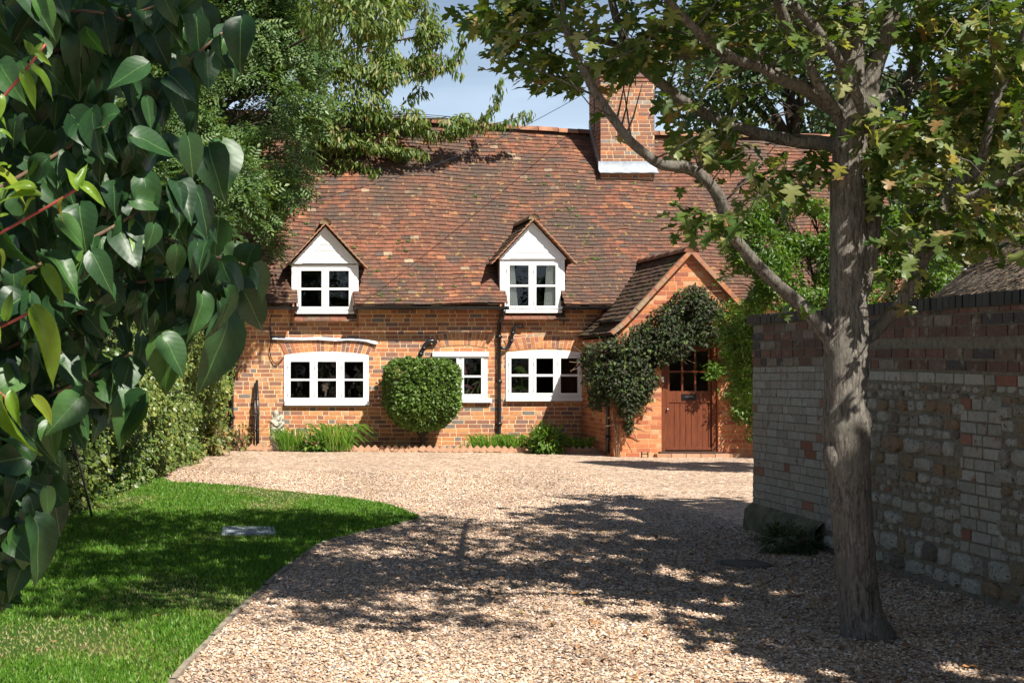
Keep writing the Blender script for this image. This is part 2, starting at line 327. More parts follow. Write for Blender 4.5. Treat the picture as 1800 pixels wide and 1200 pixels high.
# grass blades: density falls with distance
N = 230000
yy = 5.6+(rng.random(N)**1.7)*12; xx = -3.2+rng.random(N)*6.2
k = inpoly(xx, yy, poly) & (xx > (-420-60)*yy/F); xx, yy = xx[k], yy[k]; n = len(xx)
pt = nz2(xx, yy, .9); dry = np.clip((pt-.12)*3.2, 0, 1)
k = rng.random(n) > dry*.55; xx, yy, dry = xx[k], yy[k], dry[k]; n = len(xx)
D = np.stack([rng.normal(0, .45, n), rng.normal(0, .45, n), np.ones(n)], 1); Nn = np.stack([rng.normal(0, 1, n), rng.normal(0, 1, n), np.zeros(n)], 1)
h = rng.uniform(.02, .043, n)*(1-.4*dry); wd = (.003+.0006*yy/3)*rng.uniform(.7, 1.3, n)
rn = np.clip(.35+rng.normal(0, .18, n)+dry*.5+(rng.random(n) < .03)*.4, 0, 1)
M['grass'] = leafmat('grass_blade', [(0, (.06,.16,.014)), (.4, (.11,.25,.022)), (.65, (.18,.30,.04)), (.85, (.30,.30,.11)), (1, (.42,.36,.20))], .5, .4)
o = scatter('grass', np.stack([xx, yy, np.full(n, .01)], 1), frames(D, Nn), np.stack([h, wd, h], 1),
    [(0,-1,0),(0,1,0),(.55,.7,.06),(.55,-.7,.06),(1,0,.22)], [(0,1,2,3),(3,2,4)], M['grass'], rnd=rn)
tag(o, 'short mown grass with dry brown patches beside the gravel drive', 'grass', kind='stuff')
# lawn edging strip
g = MB(); a = LW[2:26]
for i in range(len(a)-1):
    d = (a[i+1]-a[i]).normalized(); s_ = Vector((d.y, -d.x, 0))*.025
    p, q = a[i], a[i+1]; z = .020+.005*sin(i*1.7)
    vs = []
    for r in (p, q): vs += [r-s_*.2, r+s_, r+s_+Vector((0,0,z)), r-s_*.2+Vector((0,0,z))]
    g.add(vs, [(0,1,5,4),(1,2,6,5),(2,3,7,6),(3,0,4,7)], .3)
tag(g.build('lawn_edging', simple('old_timber', (.24,.20,.15), .9, 20, .4, .6), origin=tuple(a[0])), 'thin weathered timber edging strip curving between lawn and gravel', 'edging')
# pebbles on the drive
N = 190000
yy = 5.4+(rng.random(N)**1.9)*13; xx = -1.0+rng.random(N)*6.1
k = (~inpoly(xx, yy, poly)) & (xx < 4.7) & (xx < 1400*yy/F); xx, yy = xx[k], yy[k]; n = len(xx)
S = rng.uniform(.005, .0105, n)[:, None]*np.stack([rng.uniform(.8, 1.5, n), rng.uniform(.7, 1.1, n), rng.uniform(.5, .8, n)], 1)
D = np.stack([rng.normal(size=n), rng.normal(size=n), rng.normal(0, .3, n)], 1); Nn = np.stack([rng.normal(0,.3,n), rng.normal(0,.3,n), np.ones(n)], 1)
o = scatter('gravel', np.stack([xx, yy, rng.uniform(.002, .010, n)], 1), frames(D, Nn), S,
    [(1,.1,0),(.3,.95,-.1),(-.8,.6,.1),(-1,-.3,0),(-.1,-1,.1),(.75,-.7,0),(.1,0,1)], [(0,1,6),(1,2,6),(2,3,6),(3,4,6),(4,5,6),(5,0,6)], M['pebble'])
tag(o, 'loose cream and brown flint gravel spread over the drive', 'gravel', kind='stuff')
# cover slab in the lawn
g = MB(); p0, p1 = gnd(390, 943), gnd(478, 931)
g.box(p0.x, p1.x+.02, p0.y, p0.y+.52, .01, .026); g.box(p0.x+.03, p1.x-.01, p0.y+.03, p0.y+.49, .026, .031)
tag(g.build('drain_cover', simple('cover_metal', (.26,.30,.34), .6, 20, .3, .3), origin=(p0.x, p0.y, 0)), 'pale grey rectangular drain cover set in the lawn', 'drain cover')
g = MB(); p0 = gnd(1285, 992); g.lathe((p0.x+.1, p0.y, 0), [(.20,0),(.20,.012),(.18,.014),(.18,.016)], 24)
tag(g.build('manhole_cover', simple('cover_iron', (.10,.09,.07), .8, 20, .4, .3), origin=(p0.x, p0.y, 0)), 'dark mossy round cover in the shade at the foot of the garden wall', 'manhole cover')

# ------------------------------------------------------------------ brickwork tools
def clip_poly(P, cl):
    out = P
    for i in range(len(cl)):
        a, b = cl[i], cl[(i+1) % len(cl)]; inp = out; out = []
        def side(p): return (b[0]-a[0])*(p[1]-a[1])-(b[1]-a[1])*(p[0]-a[0])
        for j in range(len(inp)):
            p, q = inp[j], inp[(j+1) % len(inp)]; sp, sq = side(p), side(q)
            if sp >= 0: out.append(p)
            if (sp >= 0) != (sq >= 0):
                t = sp/(sp-sq); out.append((p[0]+(q[0]-p[0])*t, p[1]+(q[1]-p[1])*t))
        if not out: return out
    return out
def sub_rect(rs, h):
    out = []
    for (a, b, c, d) in rs:
        if b <= h[0] or a >= h[1] or d <= h[2] or c >= h[3]: out.append((a, b, c, d)); continue
        if a < h[0]: out.append((a, h[0], c, d))
        if b > h[1]: out.append((h[1], b, c, d))
        a2, b2 = max(a, h[0]), min(b, h[1])
        if c < h[2]: out.append((a2, b2, c, h[2]))
        if d > h[3]: out.append((a2, b2, h[3], d))
    return out
def sheet(mb, u0, u1, z0, z1, to3, holes, m=0, d=0.):
    for (a, b, c, e) in __import__('functools').reduce(sub_rect, holes, [(u0, u1, z0, z1)]):
        mb.add([to3(a,c,d), to3(b,c,d), to3(b,e,d), to3(a,e,d)], [(0,1,2,3)], .5, m)
def bricks(mb, u0, u1, z0, z1, to3, holes=(), clip=None, bl=.215, bh=.0625, j=.0125, m=0, prot=.0035, wav=.004, rf=None):
    k = 0; z = z0
    while z < z1-.01:
        u = u0-random.uniform(0, .11)-(k % 2)*.11; i = k
        while u < u1:
            L = bl if (i % 2 == 0 or random.random() < .3) else bl*.48
            r = [(max(u, u0), min(u+L, u1), z, min(z+bh, z1))]; u += L+j; i += 1
            if r[0][1]-r[0][0] < .02: continue
            for h in holes: r = sub_rect(r, h)
            a = random.random()
            for (p, q, c, e) in r:
                if q-p < .012 or e-c < .012: continue
                if rf: a = rf((p+q)/2, (c+e)/2)
                P = [(p, c), (q, c), (q, e), (p, e)]
                if clip: 
                    P = clip_poly(P, clip)
                    if len(P) < 3: continue
                w_ = .0015; P = [(x+random.uniform(-w_, w_), y+random.uniform(-w_, w_)+wav*sin(x*1.3+y)) for x, y in P]
                d1 = prot+random.uniform(-.0015, .0015); n = len(P)
                vs = [to3(x, y, d1) for x, y in P]+[to3(x, y, -.01) for x, y in P]
                mb.add(vs, [tuple(range(n))]+[(s, (s+1) % n, n+(s+1) % n, n+s) for s in range(n)], a, m)
        z += bh+j; k += 1
def arch(mb, uc, hw, zb, rise, h, to3, n, m_b=0, m_m=1):
    def pt(t, r): # t -1..1
        return (uc+t*(hw+.18*r*t*t*0+.12*r*0)+t*.10*r, zb+rise*(1-t*t)+r*h*(1-.06*t*t))
    for i in range(n):
        t0, t1 = -1+2*i/n, -1+2*(i+1)/n
        P = [pt(t0, 0), pt(t1, 0), pt(t1, 1), pt(t0, 1)]; mb.add([to3(x, y, .0105) for x, y in P], [(0,1,2,3)], .5, m_m)
        e = .10/(n*.1)*.5*.011/.009*.12
        gp = .12/n*1.0
        segs = [(0.03, .97)] if i % 2 == 0 else [(.03, .47), (.53, .97)]
        a = random.random()*.8
        for r0, r1 in segs:
            P = [pt(t0+gp, r0), pt(t1-gp, r0), pt(t1-gp, r1), pt(t0+gp, r1)]
            vs = [to3(x, y, .015) for x, y in P]+[to3(x, y, .0) for x, y in P]
            mb.add(vs, [(0,1,2,3),(0,1,5,4),(1,2,6,5),(2,3,7,6),(3,0,4,7)], a+random.uniform(0,.1), m_b)
def fu(px, Y=YF): return (px-CX)*Y/F
def fz(py, Y=YF): return EYE+(HY-py)*Y/F
# ------------------------------------------------------------------ cottage
cott = thing('cottage', 'old red brick cottage with mossy clay tile roof, two white dormers and a gabled porch', 'house', (5.2, YF, 0))
XL, XR = -.75, 12.2
to_front = lambda u, z, d: (u, YF-d, z)
WIN = [ # outer x0,x1,y0(top),y1(bottom), glass xs, glass ys, sill_x, arched
  dict(o=(499.5,648,624,705), gx=[(510.5,544.5),(558,591),(605,638.5)], gy=[(635.5,665.5),(669,699)], sill=(500,649,705,712), arc=6, head=0),
  dict(o=(761,856.5,619,700), gx=[(771.5,802),(815,845.5)], gy=[(629.5,659.5),(663,692.5)], sill=(760,863,700,707), arc=0, head=1),
  dict(o=(889,1027,620,698), gx=[(898,929),(942,972),(985,1015)], gy=[(629.5,657.5),(661.5,690.5)], sill=(888,1029,698,704.5), arc=5, head=0)]
holes = []
for W in WIN:
    x0, x1, y0, y1 = W['o']; holes.append((fu(x0)-.008, fu(x1)+.008, fz(W['sill'][3])-.004, fz(y0)+.008))
# porch join: wall behind porch is not brick-filled beyond the porch side
PX0, PX1 = fu(1079, YP), fu(1344, YP)
wall = MB(); EZ = 2.62
dorm_holes = []
for cxp in (571.5, 936):
    dorm_holes.append((fu(cxp)-.50, fu(cxp)+.50, fz(550), 9))
sheet(wall, XL, XR, -.05, EZ, to_front, holes+dorm_holes, 1)
bricks(wall, XL, XR, .0, EZ, to_front, holes+dorm_holes)
arch(wall, fu(574.5), .74, fz(624.5), .06, .235, to_front, 21)
arch(wall, fu(811.5), .47, fz(612), .055, .235, to_front, 15)
arch(wall, fu(962), .68, fz(617), .05, .22, to_front, 20)
for (a_, b_, y_) in ((XL, XR, YF+6.2),): # back wall, gable ends
    wall.box(XL, XR, y_, y_+.2, -.05, EZ, .3, 0)
RZ = lambda X: float(np.interp(X, [0, 2, 3.6, 5.4, 6.9, 8.3, 10.5, 13], [6.50, 6.45, 6.34, 6.21, 6.11, 6.08, 6.03, 6.0]))
YE, ZE, YR = 22.88, 2.50, 26.0      # eave and ridge lines
for X in (XL, XR):
    wall.add([(X, YF, 0), (X, YF+6.4, 0), (X, YF+6.4, EZ), (X, YR, RZ(X)-.15), (X, YF, EZ)], [(0,1,2,3,4)], .2, 0)
wall.build('wall', [M['brick'], M['mortar']], cott)
inn = MB(); inn.box(XL+.1, XR-.1, YF+.12, YF+6.1, .02, .03)     # floor and far wall of the rooms, indoor shade put into their near-black colour
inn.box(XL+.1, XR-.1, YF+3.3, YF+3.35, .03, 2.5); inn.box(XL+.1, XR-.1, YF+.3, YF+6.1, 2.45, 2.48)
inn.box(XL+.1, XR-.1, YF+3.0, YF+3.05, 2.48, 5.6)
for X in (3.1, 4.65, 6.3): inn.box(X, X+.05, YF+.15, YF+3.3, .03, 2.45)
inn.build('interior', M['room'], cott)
# roof
def roof_pt(u, v):  # v 0..1 eave->ridge, with kick at the eave and a sagging middle
    zr = RZ(u)-.05; z = ZE+(zr-ZE)*v; sag = -.07*sin(pi*min(max(v, 0), 1))+.016*sin(u*1.7+v*4)+.007*sin(u*5.1-v*7)
    kick = .05*max(0, 1-v/.12)**2
    return Vector((u, YE+(YR-YE)*v, z+sag+kick))
VL = sqrt((YR-YE)**2+(6.2-ZE)**2); NC = int(VL/.098)
def tiles(mb, P, ulo, uhi, nrow, keep=None, tw=.165, m=0, lift=.016, rf=None, jit=1., cut=None):
    for r in range(nrow+1):
        u = ulo-random.uniform(0, .02)-(r % 2)*tw/2
        while u < uhi:
            ww = tw*random.uniform(.93, 1.05); ua, ub = max(u, ulo), min(u+ww-.004, uhi); u += ww
            if ub-ua < .03: continue
            if cut:
                for (c_, h_) in cut(r/nrow):
                    if ua < c_-h_ < ub: ub = c_-h_
                    if ua < c_+h_ < ub: ua = c_+h_
                if ub-ua < .015: continue
            v0, v1 = r/nrow, min((r+1.25)/nrow, 1.004)
            if keep and not keep((ua+ub)/2, v0+.5/nrow): continue
            dz = random.uniform(-.0025, .0025)*jit; tl = random.uniform(-.003, .003)*jit; drop = random.choice((1,1,1,1,1,1,1,3))*random.uniform(-.006, .005)*jit
            a, b, c, d = P(ua, v0), P(ub, v0), P(ub, v1), P(ua, v1)
            nn = (b-a).cross(d-a).normalized(); nn = nn if nn.z > 0 else -nn; s_ = (a-d).normalized()*drop
            h0 = lift+.010+dz
            A = [a+nn*(h0+tl)+s_, b+nn*(h0-tl)+s_, c+nn*.006, d+nn*.006]
            B = [a+nn*(h0+tl-.014)+s_, b+nn*(h0-tl-.014)+s_, c-nn*.004, d-nn*.004]
            val = rf(ua, v0) if rf else random.random()
            mb.add(A+B, [(0,1,2,3),(4,5,1,0),(0,3,7,4),(1,5,6,2),(4,7,6,5)], val, m)
DOR = [571.5, 935.5]
def dhw(v): return .495 if v < .075 else (.575 if v < .23 else max(0, .52*(1-(v-.2)/.2)))
roof_cut = lambda v: [(fu(c), dhw(v)) for c in DOR if dhw(v) > 0]
def roof_keep(u, v):
    for c in DOR:
        uc = fu(c)
        if abs(u-uc) < dhw(v)-.002: return False
    if 7.0 < u < 7.92 and .78 < v: return False          # chimney
    return True
def roof_rf(u, v):
    base = random.random()
    # weathered drifts
    f = mnoise.noise(Vector((u*.7, v*2.2, 1.3)))
    if f > .12 and random.random() < .45: base = .58+random.random()*.1
    if u > 8.2: base = base*.45
    if v > .93 and random.random() < .2: base = .97
    return base
rf_ = MB()
tiles(rf_, roof_pt, XL-.12, XR+.1, NC, roof_keep, rf=roof_rf, cut=roof_cut)
for i in range(60):     # underlay
    ua, ub = XL-.1+(XR-XL+.2)*i/60, XL-.1+(XR-XL+.2)*(i+1)/60
    for j in range(24):
        if not all(roof_keep((ua+ub)/2+e, (j+.5)/24) for e in (-.05, 0, .05)): continue
        P = [roof_pt(ua, j/24), roof_pt(ub, j/24), roof_pt(ub, (j+1)/24), roof_pt(ua, (j+1)/24)]
        rf_.add([p-Vector((0, 0, .012)) for p in P], [(0,1,2,3)], .5, 0)
for i in range(24):     # back slope
    ua, ub = XL-.1+(XR-XL+.2)*i/24, XL-.1+(XR-XL+.2)*(i+1)/24
    rf_.add([(ua, YR, RZ(ua)-.05), (ub, YR, RZ(ub)-.05), (ub, 29.7, 2.4), (ua, 29.7, 2.4)], [(0,1,2,3)], .3, 0)
rf_.box(XL, 1.05, YE+.04, YF, ZE-.03, ZE+.015, .5); rf_.box(2.03, 4.72, YE+.04, YF, ZE-.03, ZE+.015, .5); rf_.box(5.69, 6.7, YE+.04, YF, ZE-.03, ZE+.015, .5)
# moss cushions
mossc = [(620,440),(640,470),(700,470),(720,500),(690,520),(930,315),(958,312),(1000,318),(985,365),(1005,368),(1020,400),(1030,430),(1028,450),(990,385),(965,395),(700,430),(680,530),(880,475),(1140,380),(560,280),(820,330),(1110,330),(780,500),(535,410),(540,400)]
def roof_at(px, py):
    v = .5
    for _ in range(12):
        Y = YE+(YR-YE)*v; u = fu(px, Y); zt = fz(py, Y); zr = RZ(u)-.05
        v = (zt-ZE)/(zr-ZE)
    return u, v
for (px, py) in mossc:
    for _ in range(random.randint(2, 5)):
        u, v = roof_at(px+random.gauss(0, 13), py+random.gauss(0, 7))
        if 0 < v < .98 and roof_keep(u, v):
            p = roof_pt(u, v); r = random.uniform(.012, .042); rf_.blob(p+Vector((0, -.01, .012)), (r*1.4, r*.9, r*.8), 9, .5, 1, .3)
rf_.build('roof', [M['tile'], M['moss']], cott)
rd = MB(); u = XL-.12
while u < XR+.05:
    L = .40; z0, z1 = RZ(u)+random.uniform(-.008, .008), RZ(u+L)+random.uniform(-.008, .008)
    if 6.95 < u+L/2 < 7.9:
        if rd.v: rd.build('ridge', M['ridge'], cott, True); rd = MB()
    else:
        n = 8; vs = []
        for (x, z, k_) in ((u, z0, 1.), (u+L-.012, z1, 1.)):
            for i in range(n+1):
                th = pi*i/n; vs.append((x, YR-.135*cos(th)*k_, z-.055+.105*sin(th)*k_))
        rd.add(vs, [(i, i+1, n+2+i, n+1+i) for i in range(n)]+[tuple(range(n+1)), tuple(range(2*n+1, n, -1))], random.random())
    u += L
rd.build('ridge', M['ridge'], cott, True)
# gutters with brackets
def gutter(a, b):
    g = MB(); Yg = YE-.05; x0, x1 = fu(a, Yg), fu(b, Yg); z = ZE+.005; n = 8; vs = []
    for x in (x0, x1):
        for r in (.056, .050):
            for i in range(n+1):
                th = pi+pi*i/n; vs.append((x, Yg+r*cos(th), z+r*sin(th)))
    m_ = n+1
    fs = [(i, i+1, 2*m_+i+1, 2*m_+i) for i in range(n)]+[(m_+i, m_+i+1, 3*m_+i+1, 3*m_+i) for i in range(n)]
    fs += [tuple(range(m_)), tuple(range(2*m_, 3*m_)), (0, m_, 3*m_, 2*m_), (n, m_+n, 3*m_+n, 2*m_+n)]
    g.add(vs, fs)
    x = x0+.25
    while x < x1:
        g.tube([(x, Yg-.06, z), (x, Yg-.04, z-.05), (x, Yg, z-.068), (x, Yg+.07, z-.05), (x, YF-.005, z-.03)], .009, 5); x += .75
    o = g.build('gutter', M['black'], cott); return o
gutter(412, 523); gutter(625, 894); gutter(987, 1083)
# downpipes on the front
def downpipe(px, y0, y1, Yw=YF-.055, bend=True):
    g = MB(); x = fu(px, Yw); zt, zb = fz(y0, Yw), fz(y1, Yw)
    pts = ([(x+.02, YE-.05, zt), (x+.02, YE-.05, zt-.06), (x+.01, YE+.04, zt-.14), (x, Yw, zt-.22)] if bend else [(x, Yw, zt)])+[(x, Yw, zb+.04), (x, Yw-.015, zb), ]
    g.tube(pts, .034, 12)
    for f_ in (.12, .5, .86):
        z = zt-.22+(zb-zt+.2)*f_; g.tube([(x, Yw, z-.03), (x, Yw, z+.03)], .042, 12); g.box(x-.06, x+.06, Yw+.02, YF-.004, z-.012, z+.012)
    return g.build('downpipe', M['black'], cott, True)
downpipe(877.5, 545, 772); downpipe(407.5, 545, 757)
g = MB(); X6 = PX0-.055; g.tube([(X6, YP+.16, 1.75), (X6, YP+.16, .05)], .034, 12)
for z in (.3, .9, 1.5): g.tube([(X6, YP+.16, z-.03), (X6, YP+.16, z+.03)], .042, 12)
g.build('downpipe', M['black'], cott, True)
# bent waste pipes
g = MB(); Yw = YF-.07; g.tube([at(766,602,YF+.1)]+[at(x, y, Yw) for x, y in ((765,601),(760,599),(753,600),(747,606),(742,616),(738,626),(733,635),(725,637),(712,638))], .036, 12)
g.tube([at(745.5,610,Yw), at(744,614,Yw)], .044, 12); g.tube([at(740,620,Yw), at(738.5,624,Yw)], .044, 12); g.build('waste_pipe', M['black'], cott, True)
g = MB(); g.tube([at(x, y, Yw) for x, y in ((921,574),(913,573),(907,573),(903.5,577),(901,588),(898,602),(895,608),(889,612),(884,612),(879,610))], .028, 12)
g.tube([at(902,583,Yw), at(901,587,Yw)], .036, 12); g.tube([at(899.5,597,Yw), at(898.5,601,Yw)], .036, 12); g.build('waste_pipe', M['black'], cott, True)
# lead strip over the window, cable
g = MB(); pts = [(478,594),(500,595.5),(530,596),(560,595),(590,597),(610,596),(630,597),(645,599),(652,601),(663,603)]
vs = []
for i, (x, y) in enumerate(pts):
    p = at(x, y, YF); s_ = .02+.006*sin(i*2.1); vs += [(p.x, YF-.012, p.z+.03), (p.x, YF-.05-s_*.5, p.z-.018+.006*sin(i*1.3)), (p.x, YF-.04-s_*.5, p.z-.03)]
g.add(vs, [(i*3, i*3+3, i*3+4, i*3+1) for i in range(len(pts)-1)]+[(i*3+1, i*3+4, i*3+5, i*3+2) for i in range(len(pts)-1)])
g.build('lead_strip', M['lead'], cott)
g = MB(); g.tube([Vector(p) for p in catmull([tuple(at(x, y, YF-.03)) for x, y in ((478,552),(475,562),(474,580),(477,598),(474,615),(478,632),(486,641),(492,636),(499,628))], 4)], .007, 5)
g.tube([Vector(p) for p in catmull([tuple(at(x, y, YF-.035)) for x, y in ((474,575),(480,600),(474,620),(482,638),(493,633))], 4)], .005, 5); g.build('cable', M['black'], cott)
# windows
def window(W, name, parent, Y, to=None, curtain=False):
    g = MB(); x0, x1 = fu(W['o'][0], Y), fu(W['o'][1], Y); z1, z0 = fz(W['o'][2], Y), fz(W['o'][3], Y)
    gl = [(fu(a, Y), fu(b, Y)) for a, b in W['gx']]; zs = [(fz(b, Y), fz(a, Y)) for a, b in W['gy']]
    zlo, zhi = min(a for a, b in zs), max(b for a, b in zs); cw = .042
    cas = [(a-cw, b+cw, zlo-cw*1.1, zhi+cw) for a, b in gl]
    for r in __import__('functools').reduce(sub_rect, [(a-.003, b+.003, c-.003, d+.003) for a, b, c, d in cas], [(x0, x1, z0, z1)]):
        g.box(r[0], r[1], Y-.020, Y+.07, r[2], r[3])
    for (a, b, c, d), (ga, gb) in zip(cas, gl):
        y0, y1 = Y-.032, Y+.02
        g.box(a, ga, y0, y1, c, d); g.box(gb, b, y0, y1, c, d); g.box(ga, gb, y0, y1, c, zlo); g.box(ga, gb, y0, y1, zhi, d)
        g.box(ga, gb, y0+.008, y1, zs[1][1], zs[0][0])
        for zz in (c+.12, d-.12): g.box(a-.006, a-.001, Y-.038, Y-.02, zz-.03, zz+.03)
    if W.get('arc'):
        n = 14; h = W['arc']*Y/F; P = [(x0, z1)]+[(x0+(x1-x0)*i/n, z1+.001+h*(1-(2*i/n-1)**2)) for i in range(n+1)]+[(x1, z1)]
        P = P[1:-1]; P[0] = (x0, z1+.001); P[-1] = (x1, z1+.001); g.prism(P[::-1], Y-.022, Y+.05)
    if W.get('head'): g.box(x0-.015, x1+.015, Y-.055, Y-.021, z1-.075, z1+.012)
    fr = g.build(name, M['white'], parent)
    gm = MB()
    for a, b in gl:
        for c, d in zs: gm.add([(a,Y-.006,c),(b,Y-.006,c),(b,Y-.006,d),(a,Y-.006,d)], [(0,1,2,3)])
    if parent is cott:
        gm.build('pane', M['glass'], fr)
        s = W['sill']; sm = MB(); sm.box(fu(s[0]), fu(s[1]), Y-.075, Y-.0, fz(s[3]), fz(s[2])-.001); sm.build('sill', M['white'], fr)
    else: gm.build('pane', M['glass'], parent)
    return fr
for W in WIN: window(W, 'window', cott, YF)
# dormers
DW = [dict(o=(521.7,620.8,468,546), gx=[(529,565.2),(578,613)], gy=[(476,506),(509.7,539)]),
      dict(o=(887,985,459,544), gx=[(895,928.7),(942,976)], gy=[(466.5,500.5),(504,537.5)])]
DG = [dict(body=(512.5,630,464,517), apex=(571.7,392), base=464, tip=(70, 470), ap=(517,627,553,565), bot=551.5),
      dict(body=(878.5,992,456,511), apex=(938,384), base=456, tip=(71, 462), ap=(883,993,552,562), bot=550)]
YD = YF-.06
for i, (W, G) in enumerate(zip(DW, DG)):
    b = G['body']; uc = fu(G['apex'][0], YD); za = fz(G['apex'][1], YD)
    x0, x1 = fu(b[0], YD), fu(b[1], YD); zt, zm = fz(b[2], YD), fz(b[3], YD); hw = (x1-x0)/2; uc = (x0+x1)/2
    wx0, wx1 = fu(W['o'][0], YD), fu(W['o'][1], YD); zwt, zwb = fz(W['o'][2], YD), fz(W['o'][3], YD)
    th = G['tip'][0]*YD/F; zt_ = fz(G['tip'][1], YD); sl = (za-zt_)/th
    f = MB()
    f.prism([(x0-.02, zt), (x1+.02, zt), (x1+.02, za-.06-sl*(hw+.02)+.0), (uc, za-.07), (x0-.02, za-.06-sl*(hw+.02))], YD-.05, YD+.02)
    f.box(x0, wx0-.002, YD-.022, YD+.08, zm, zt-.002); f.box(wx1+.002, x1, YD-.022, YD+.08, zm, zt-.002); f.box(wx0, wx1, YD-.022, YD+.05, zwt+.001, zt-.002)
    f.box(wx0, wx1, YD-.015, YD+.06, fz(G['bot'], YD), zwb-.001); f.box(wx0-.03, wx1+.01, YD-.07, YD-.016, fz(G['bot'], YD), zwb-.018)
    zz = zt+.11
    while zz < za-.2:
        hw_ = min(hw+.02, (za-.07-zz-.10)/sl); f.add([(uc-hw_, YD-.050, zz-.10), (uc+hw_, YD-.050, zz-.10), (uc+hw_, YD-.058, zz-.10), (uc-hw_, YD-.058, zz-.10), (uc-hw_+.10/sl, YD-.0512, zz-.004), (uc+hw_-.10/sl, YD-.0512, zz-.004)], [(0,1,2,3),(3,2,5,4)]); zz += .11
    dm = f.build('dormer', M['white'], cott)
    window(W, 'window_frame', dm, YD)
    CK = simple('shaded_cheek_lead', (.05,.045,.045), .8, 10, .3)  # lead with the shade on the cheeks put into its near-black colour
    for X in (x0+.005, x1-.005):
        ck = MB(); ck.add([(X, YD, zm-.6), (X, YD, zt), (X, YD+1.1, zt), (X, YD+1.1, zm-.6)], [(0,1,2,3)], .5)
        ck.build('cheek', CK, dm)
    tl = MB()
    for sg in (-1, 1):
        def P(u, v, sg=sg): return Vector((uc+sg*(th+.01)*(1-v), YD-.16+u, zt_-.012+(za-zt_)*v))
        def keep(u, v): return YD-.16+u < YE+(zt_+(za-zt_)*v-ZE)/1.17+.12
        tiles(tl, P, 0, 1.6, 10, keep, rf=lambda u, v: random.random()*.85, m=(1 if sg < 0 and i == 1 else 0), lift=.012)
        vv = MB()
        for k_ in range(11):
            t0, t1 = k_/11-.02, (k_+1)/11-.012
            a = Vector((uc+sg*(th+.02)*(1-t0), 0, zt_+(za-zt_)*t0)); b = Vector((uc+sg*(th+.02)*(1-t1), 0, zt_+(za-zt_)*t1))
            tl.prism([(a.x, a.z-.02), (b.x, b.z-.036), (b.x, b.z-.014), (a.x, a.z+.010)], YD-.19+random.uniform(-.005,.005), YD-.0, random.random(), 2)
    tl.build('dormer_roof', [M['tile'], M['porch_tile'], M['verge']], dm)
    rt = MB(); y = YD-.18
    while y < YE+(za-ZE)/1.17+.1:
        n = 8; vs = []
        for yy_ in (y, y+.36):
            for k_ in range(n+1):
                t_ = pi*k_/n; vs.append((uc-.10*cos(t_), yy_, za-.035+.105*sin(t_)))
        rt.add(vs, [(k_, k_+1, n+2+k_, n+1+k_) for k_ in range(n)]+[tuple(range(n+1))], random.random()); y += .37
    rt.build('dormer_ridge', simple('dormer_ridge_clay', (.30,.21,.12), .9, 20, .4, .4) , dm, True)
    a_ = G['ap']; ap = MB(); xa, xb, zA, zB = fu(a_[0], YD), fu(a_[1], YD), fz(a_[2], YD), fz(a_[3], YD)
    nT = 7
    for k_ in range(nT):
        p, q = xa+(xb-xa)*k_/nT, xa+(xb-xa)*(k_+1)/nT-.004
        j_ = random.uniform(-.004, .004); ap.add([(p, YF-.17, zB+.02+j_), (q, YF-.17, zB+.02-j_), (q, YF+.02, zA+.03), (p, YF+.02, zA+.03), (p, YF-.17, zB+j_), (q, YF-.17, zB-j_), (q, YF+.02, zA), (p, YF+.02, zA)],
               [(0,1,2,3),(4,5,1,0),(0,3,7,4),(1,5,6,2),(4,7,6,5)], random.random())
    ap.build('apron_tiles', M['apron'], dm)
    if i == 1:
        for (a1, a2, b1, b2) in ((894, 905, 894, 912), (962, 978, 957, 978)):
            cu = MB(); n = 16; vs = []
            for r in range(2):
                for k_ in range(n+1):
                    lo, hi = ((a1, a2), (b1, b2))[r]; px = lo+(hi-lo)*k_/n; vs.append((fu(px, YD), YD+.045+.014*sin(k_*2.1), fz((463, 540)[r], YD)))
            cu.add(vs, [(k_, k_+1, n+2+k_, n+1+k_) for k_ in range(n)])
            cu.build('curtain', M['curtain'], dm, True)
# chimney
YC = 25.15; cx0, cx1 = fu(1056, YC), fu(1150, YC); zt = fz(122, YC); cd = .82
ch = MB()
tf = lambda u, z, d: (u, YC-d, z); tsl = lambda u, z, d: (cx0-d, YC+u, z); tsr = lambda u, z, d: (cx1+d, YC+cd-u, z)
ch.box(cx0, cx1, YC, YC+cd, 4.8, zt, .5, 1)
ztc = fz(143, YC)
bricks(ch, cx0-.004, cx1+.004, 5.0, ztc, tf); bricks(ch, 0, cd, 5.0, ztc, tsl); bricks(ch, 0, cd, 5.0, ztc, tsr)
for k_, (e, z0, z1) in enumerate(((.02, ztc, ztc+.075), (.045, ztc+.075, ztc+.15), (.02, ztc+.15, zt))):
    ch.box(cx0-e, cx1+e, YC-e, YC+cd+e, z0, z1-.008, .6+.1*k_, 0)
cho = ch.build('chimney', [palette('chimney_brick', [(0, (.27,.12,.075)), (.3, (.21,.105,.08)), (.5, (.33,.14,.08)), (.65, (.18,.11,.09)), (.8, (.44,.17,.08)), (.88, (.30,.25,.21)), (.95, (.24,.20,.18))], ns=18, dirt=(.16,.13,.10), dirt_lo=.55, dirt_hi=.7, dirt_scale=5), simple('chimney_mortar', (.60,.44,.25), .95, 30, .25)], cott)
fl = MB(); zf0, zf1 = fz(303, YC-.05), fz(283, YC-.05)
n = 14; vs = []
for k_ in range(n+1):
    x = cx0-.05+(cx1-cx0+.10)*k_/n; vs += [(x, YC-.016, zf1), (x, YC-.02, zf1-.16), (x, YC-.14, zf0-.02+.004*sin(k_*1.7))]
fl.add(vs, [(3*k_, 3*k_+3, 3*k_+4, 3*k_+1) for k_ in range(n)]+[(3*k_+1, 3*k_+4, 3*k_+5, 3*k_+2) for k_ in range(n)])
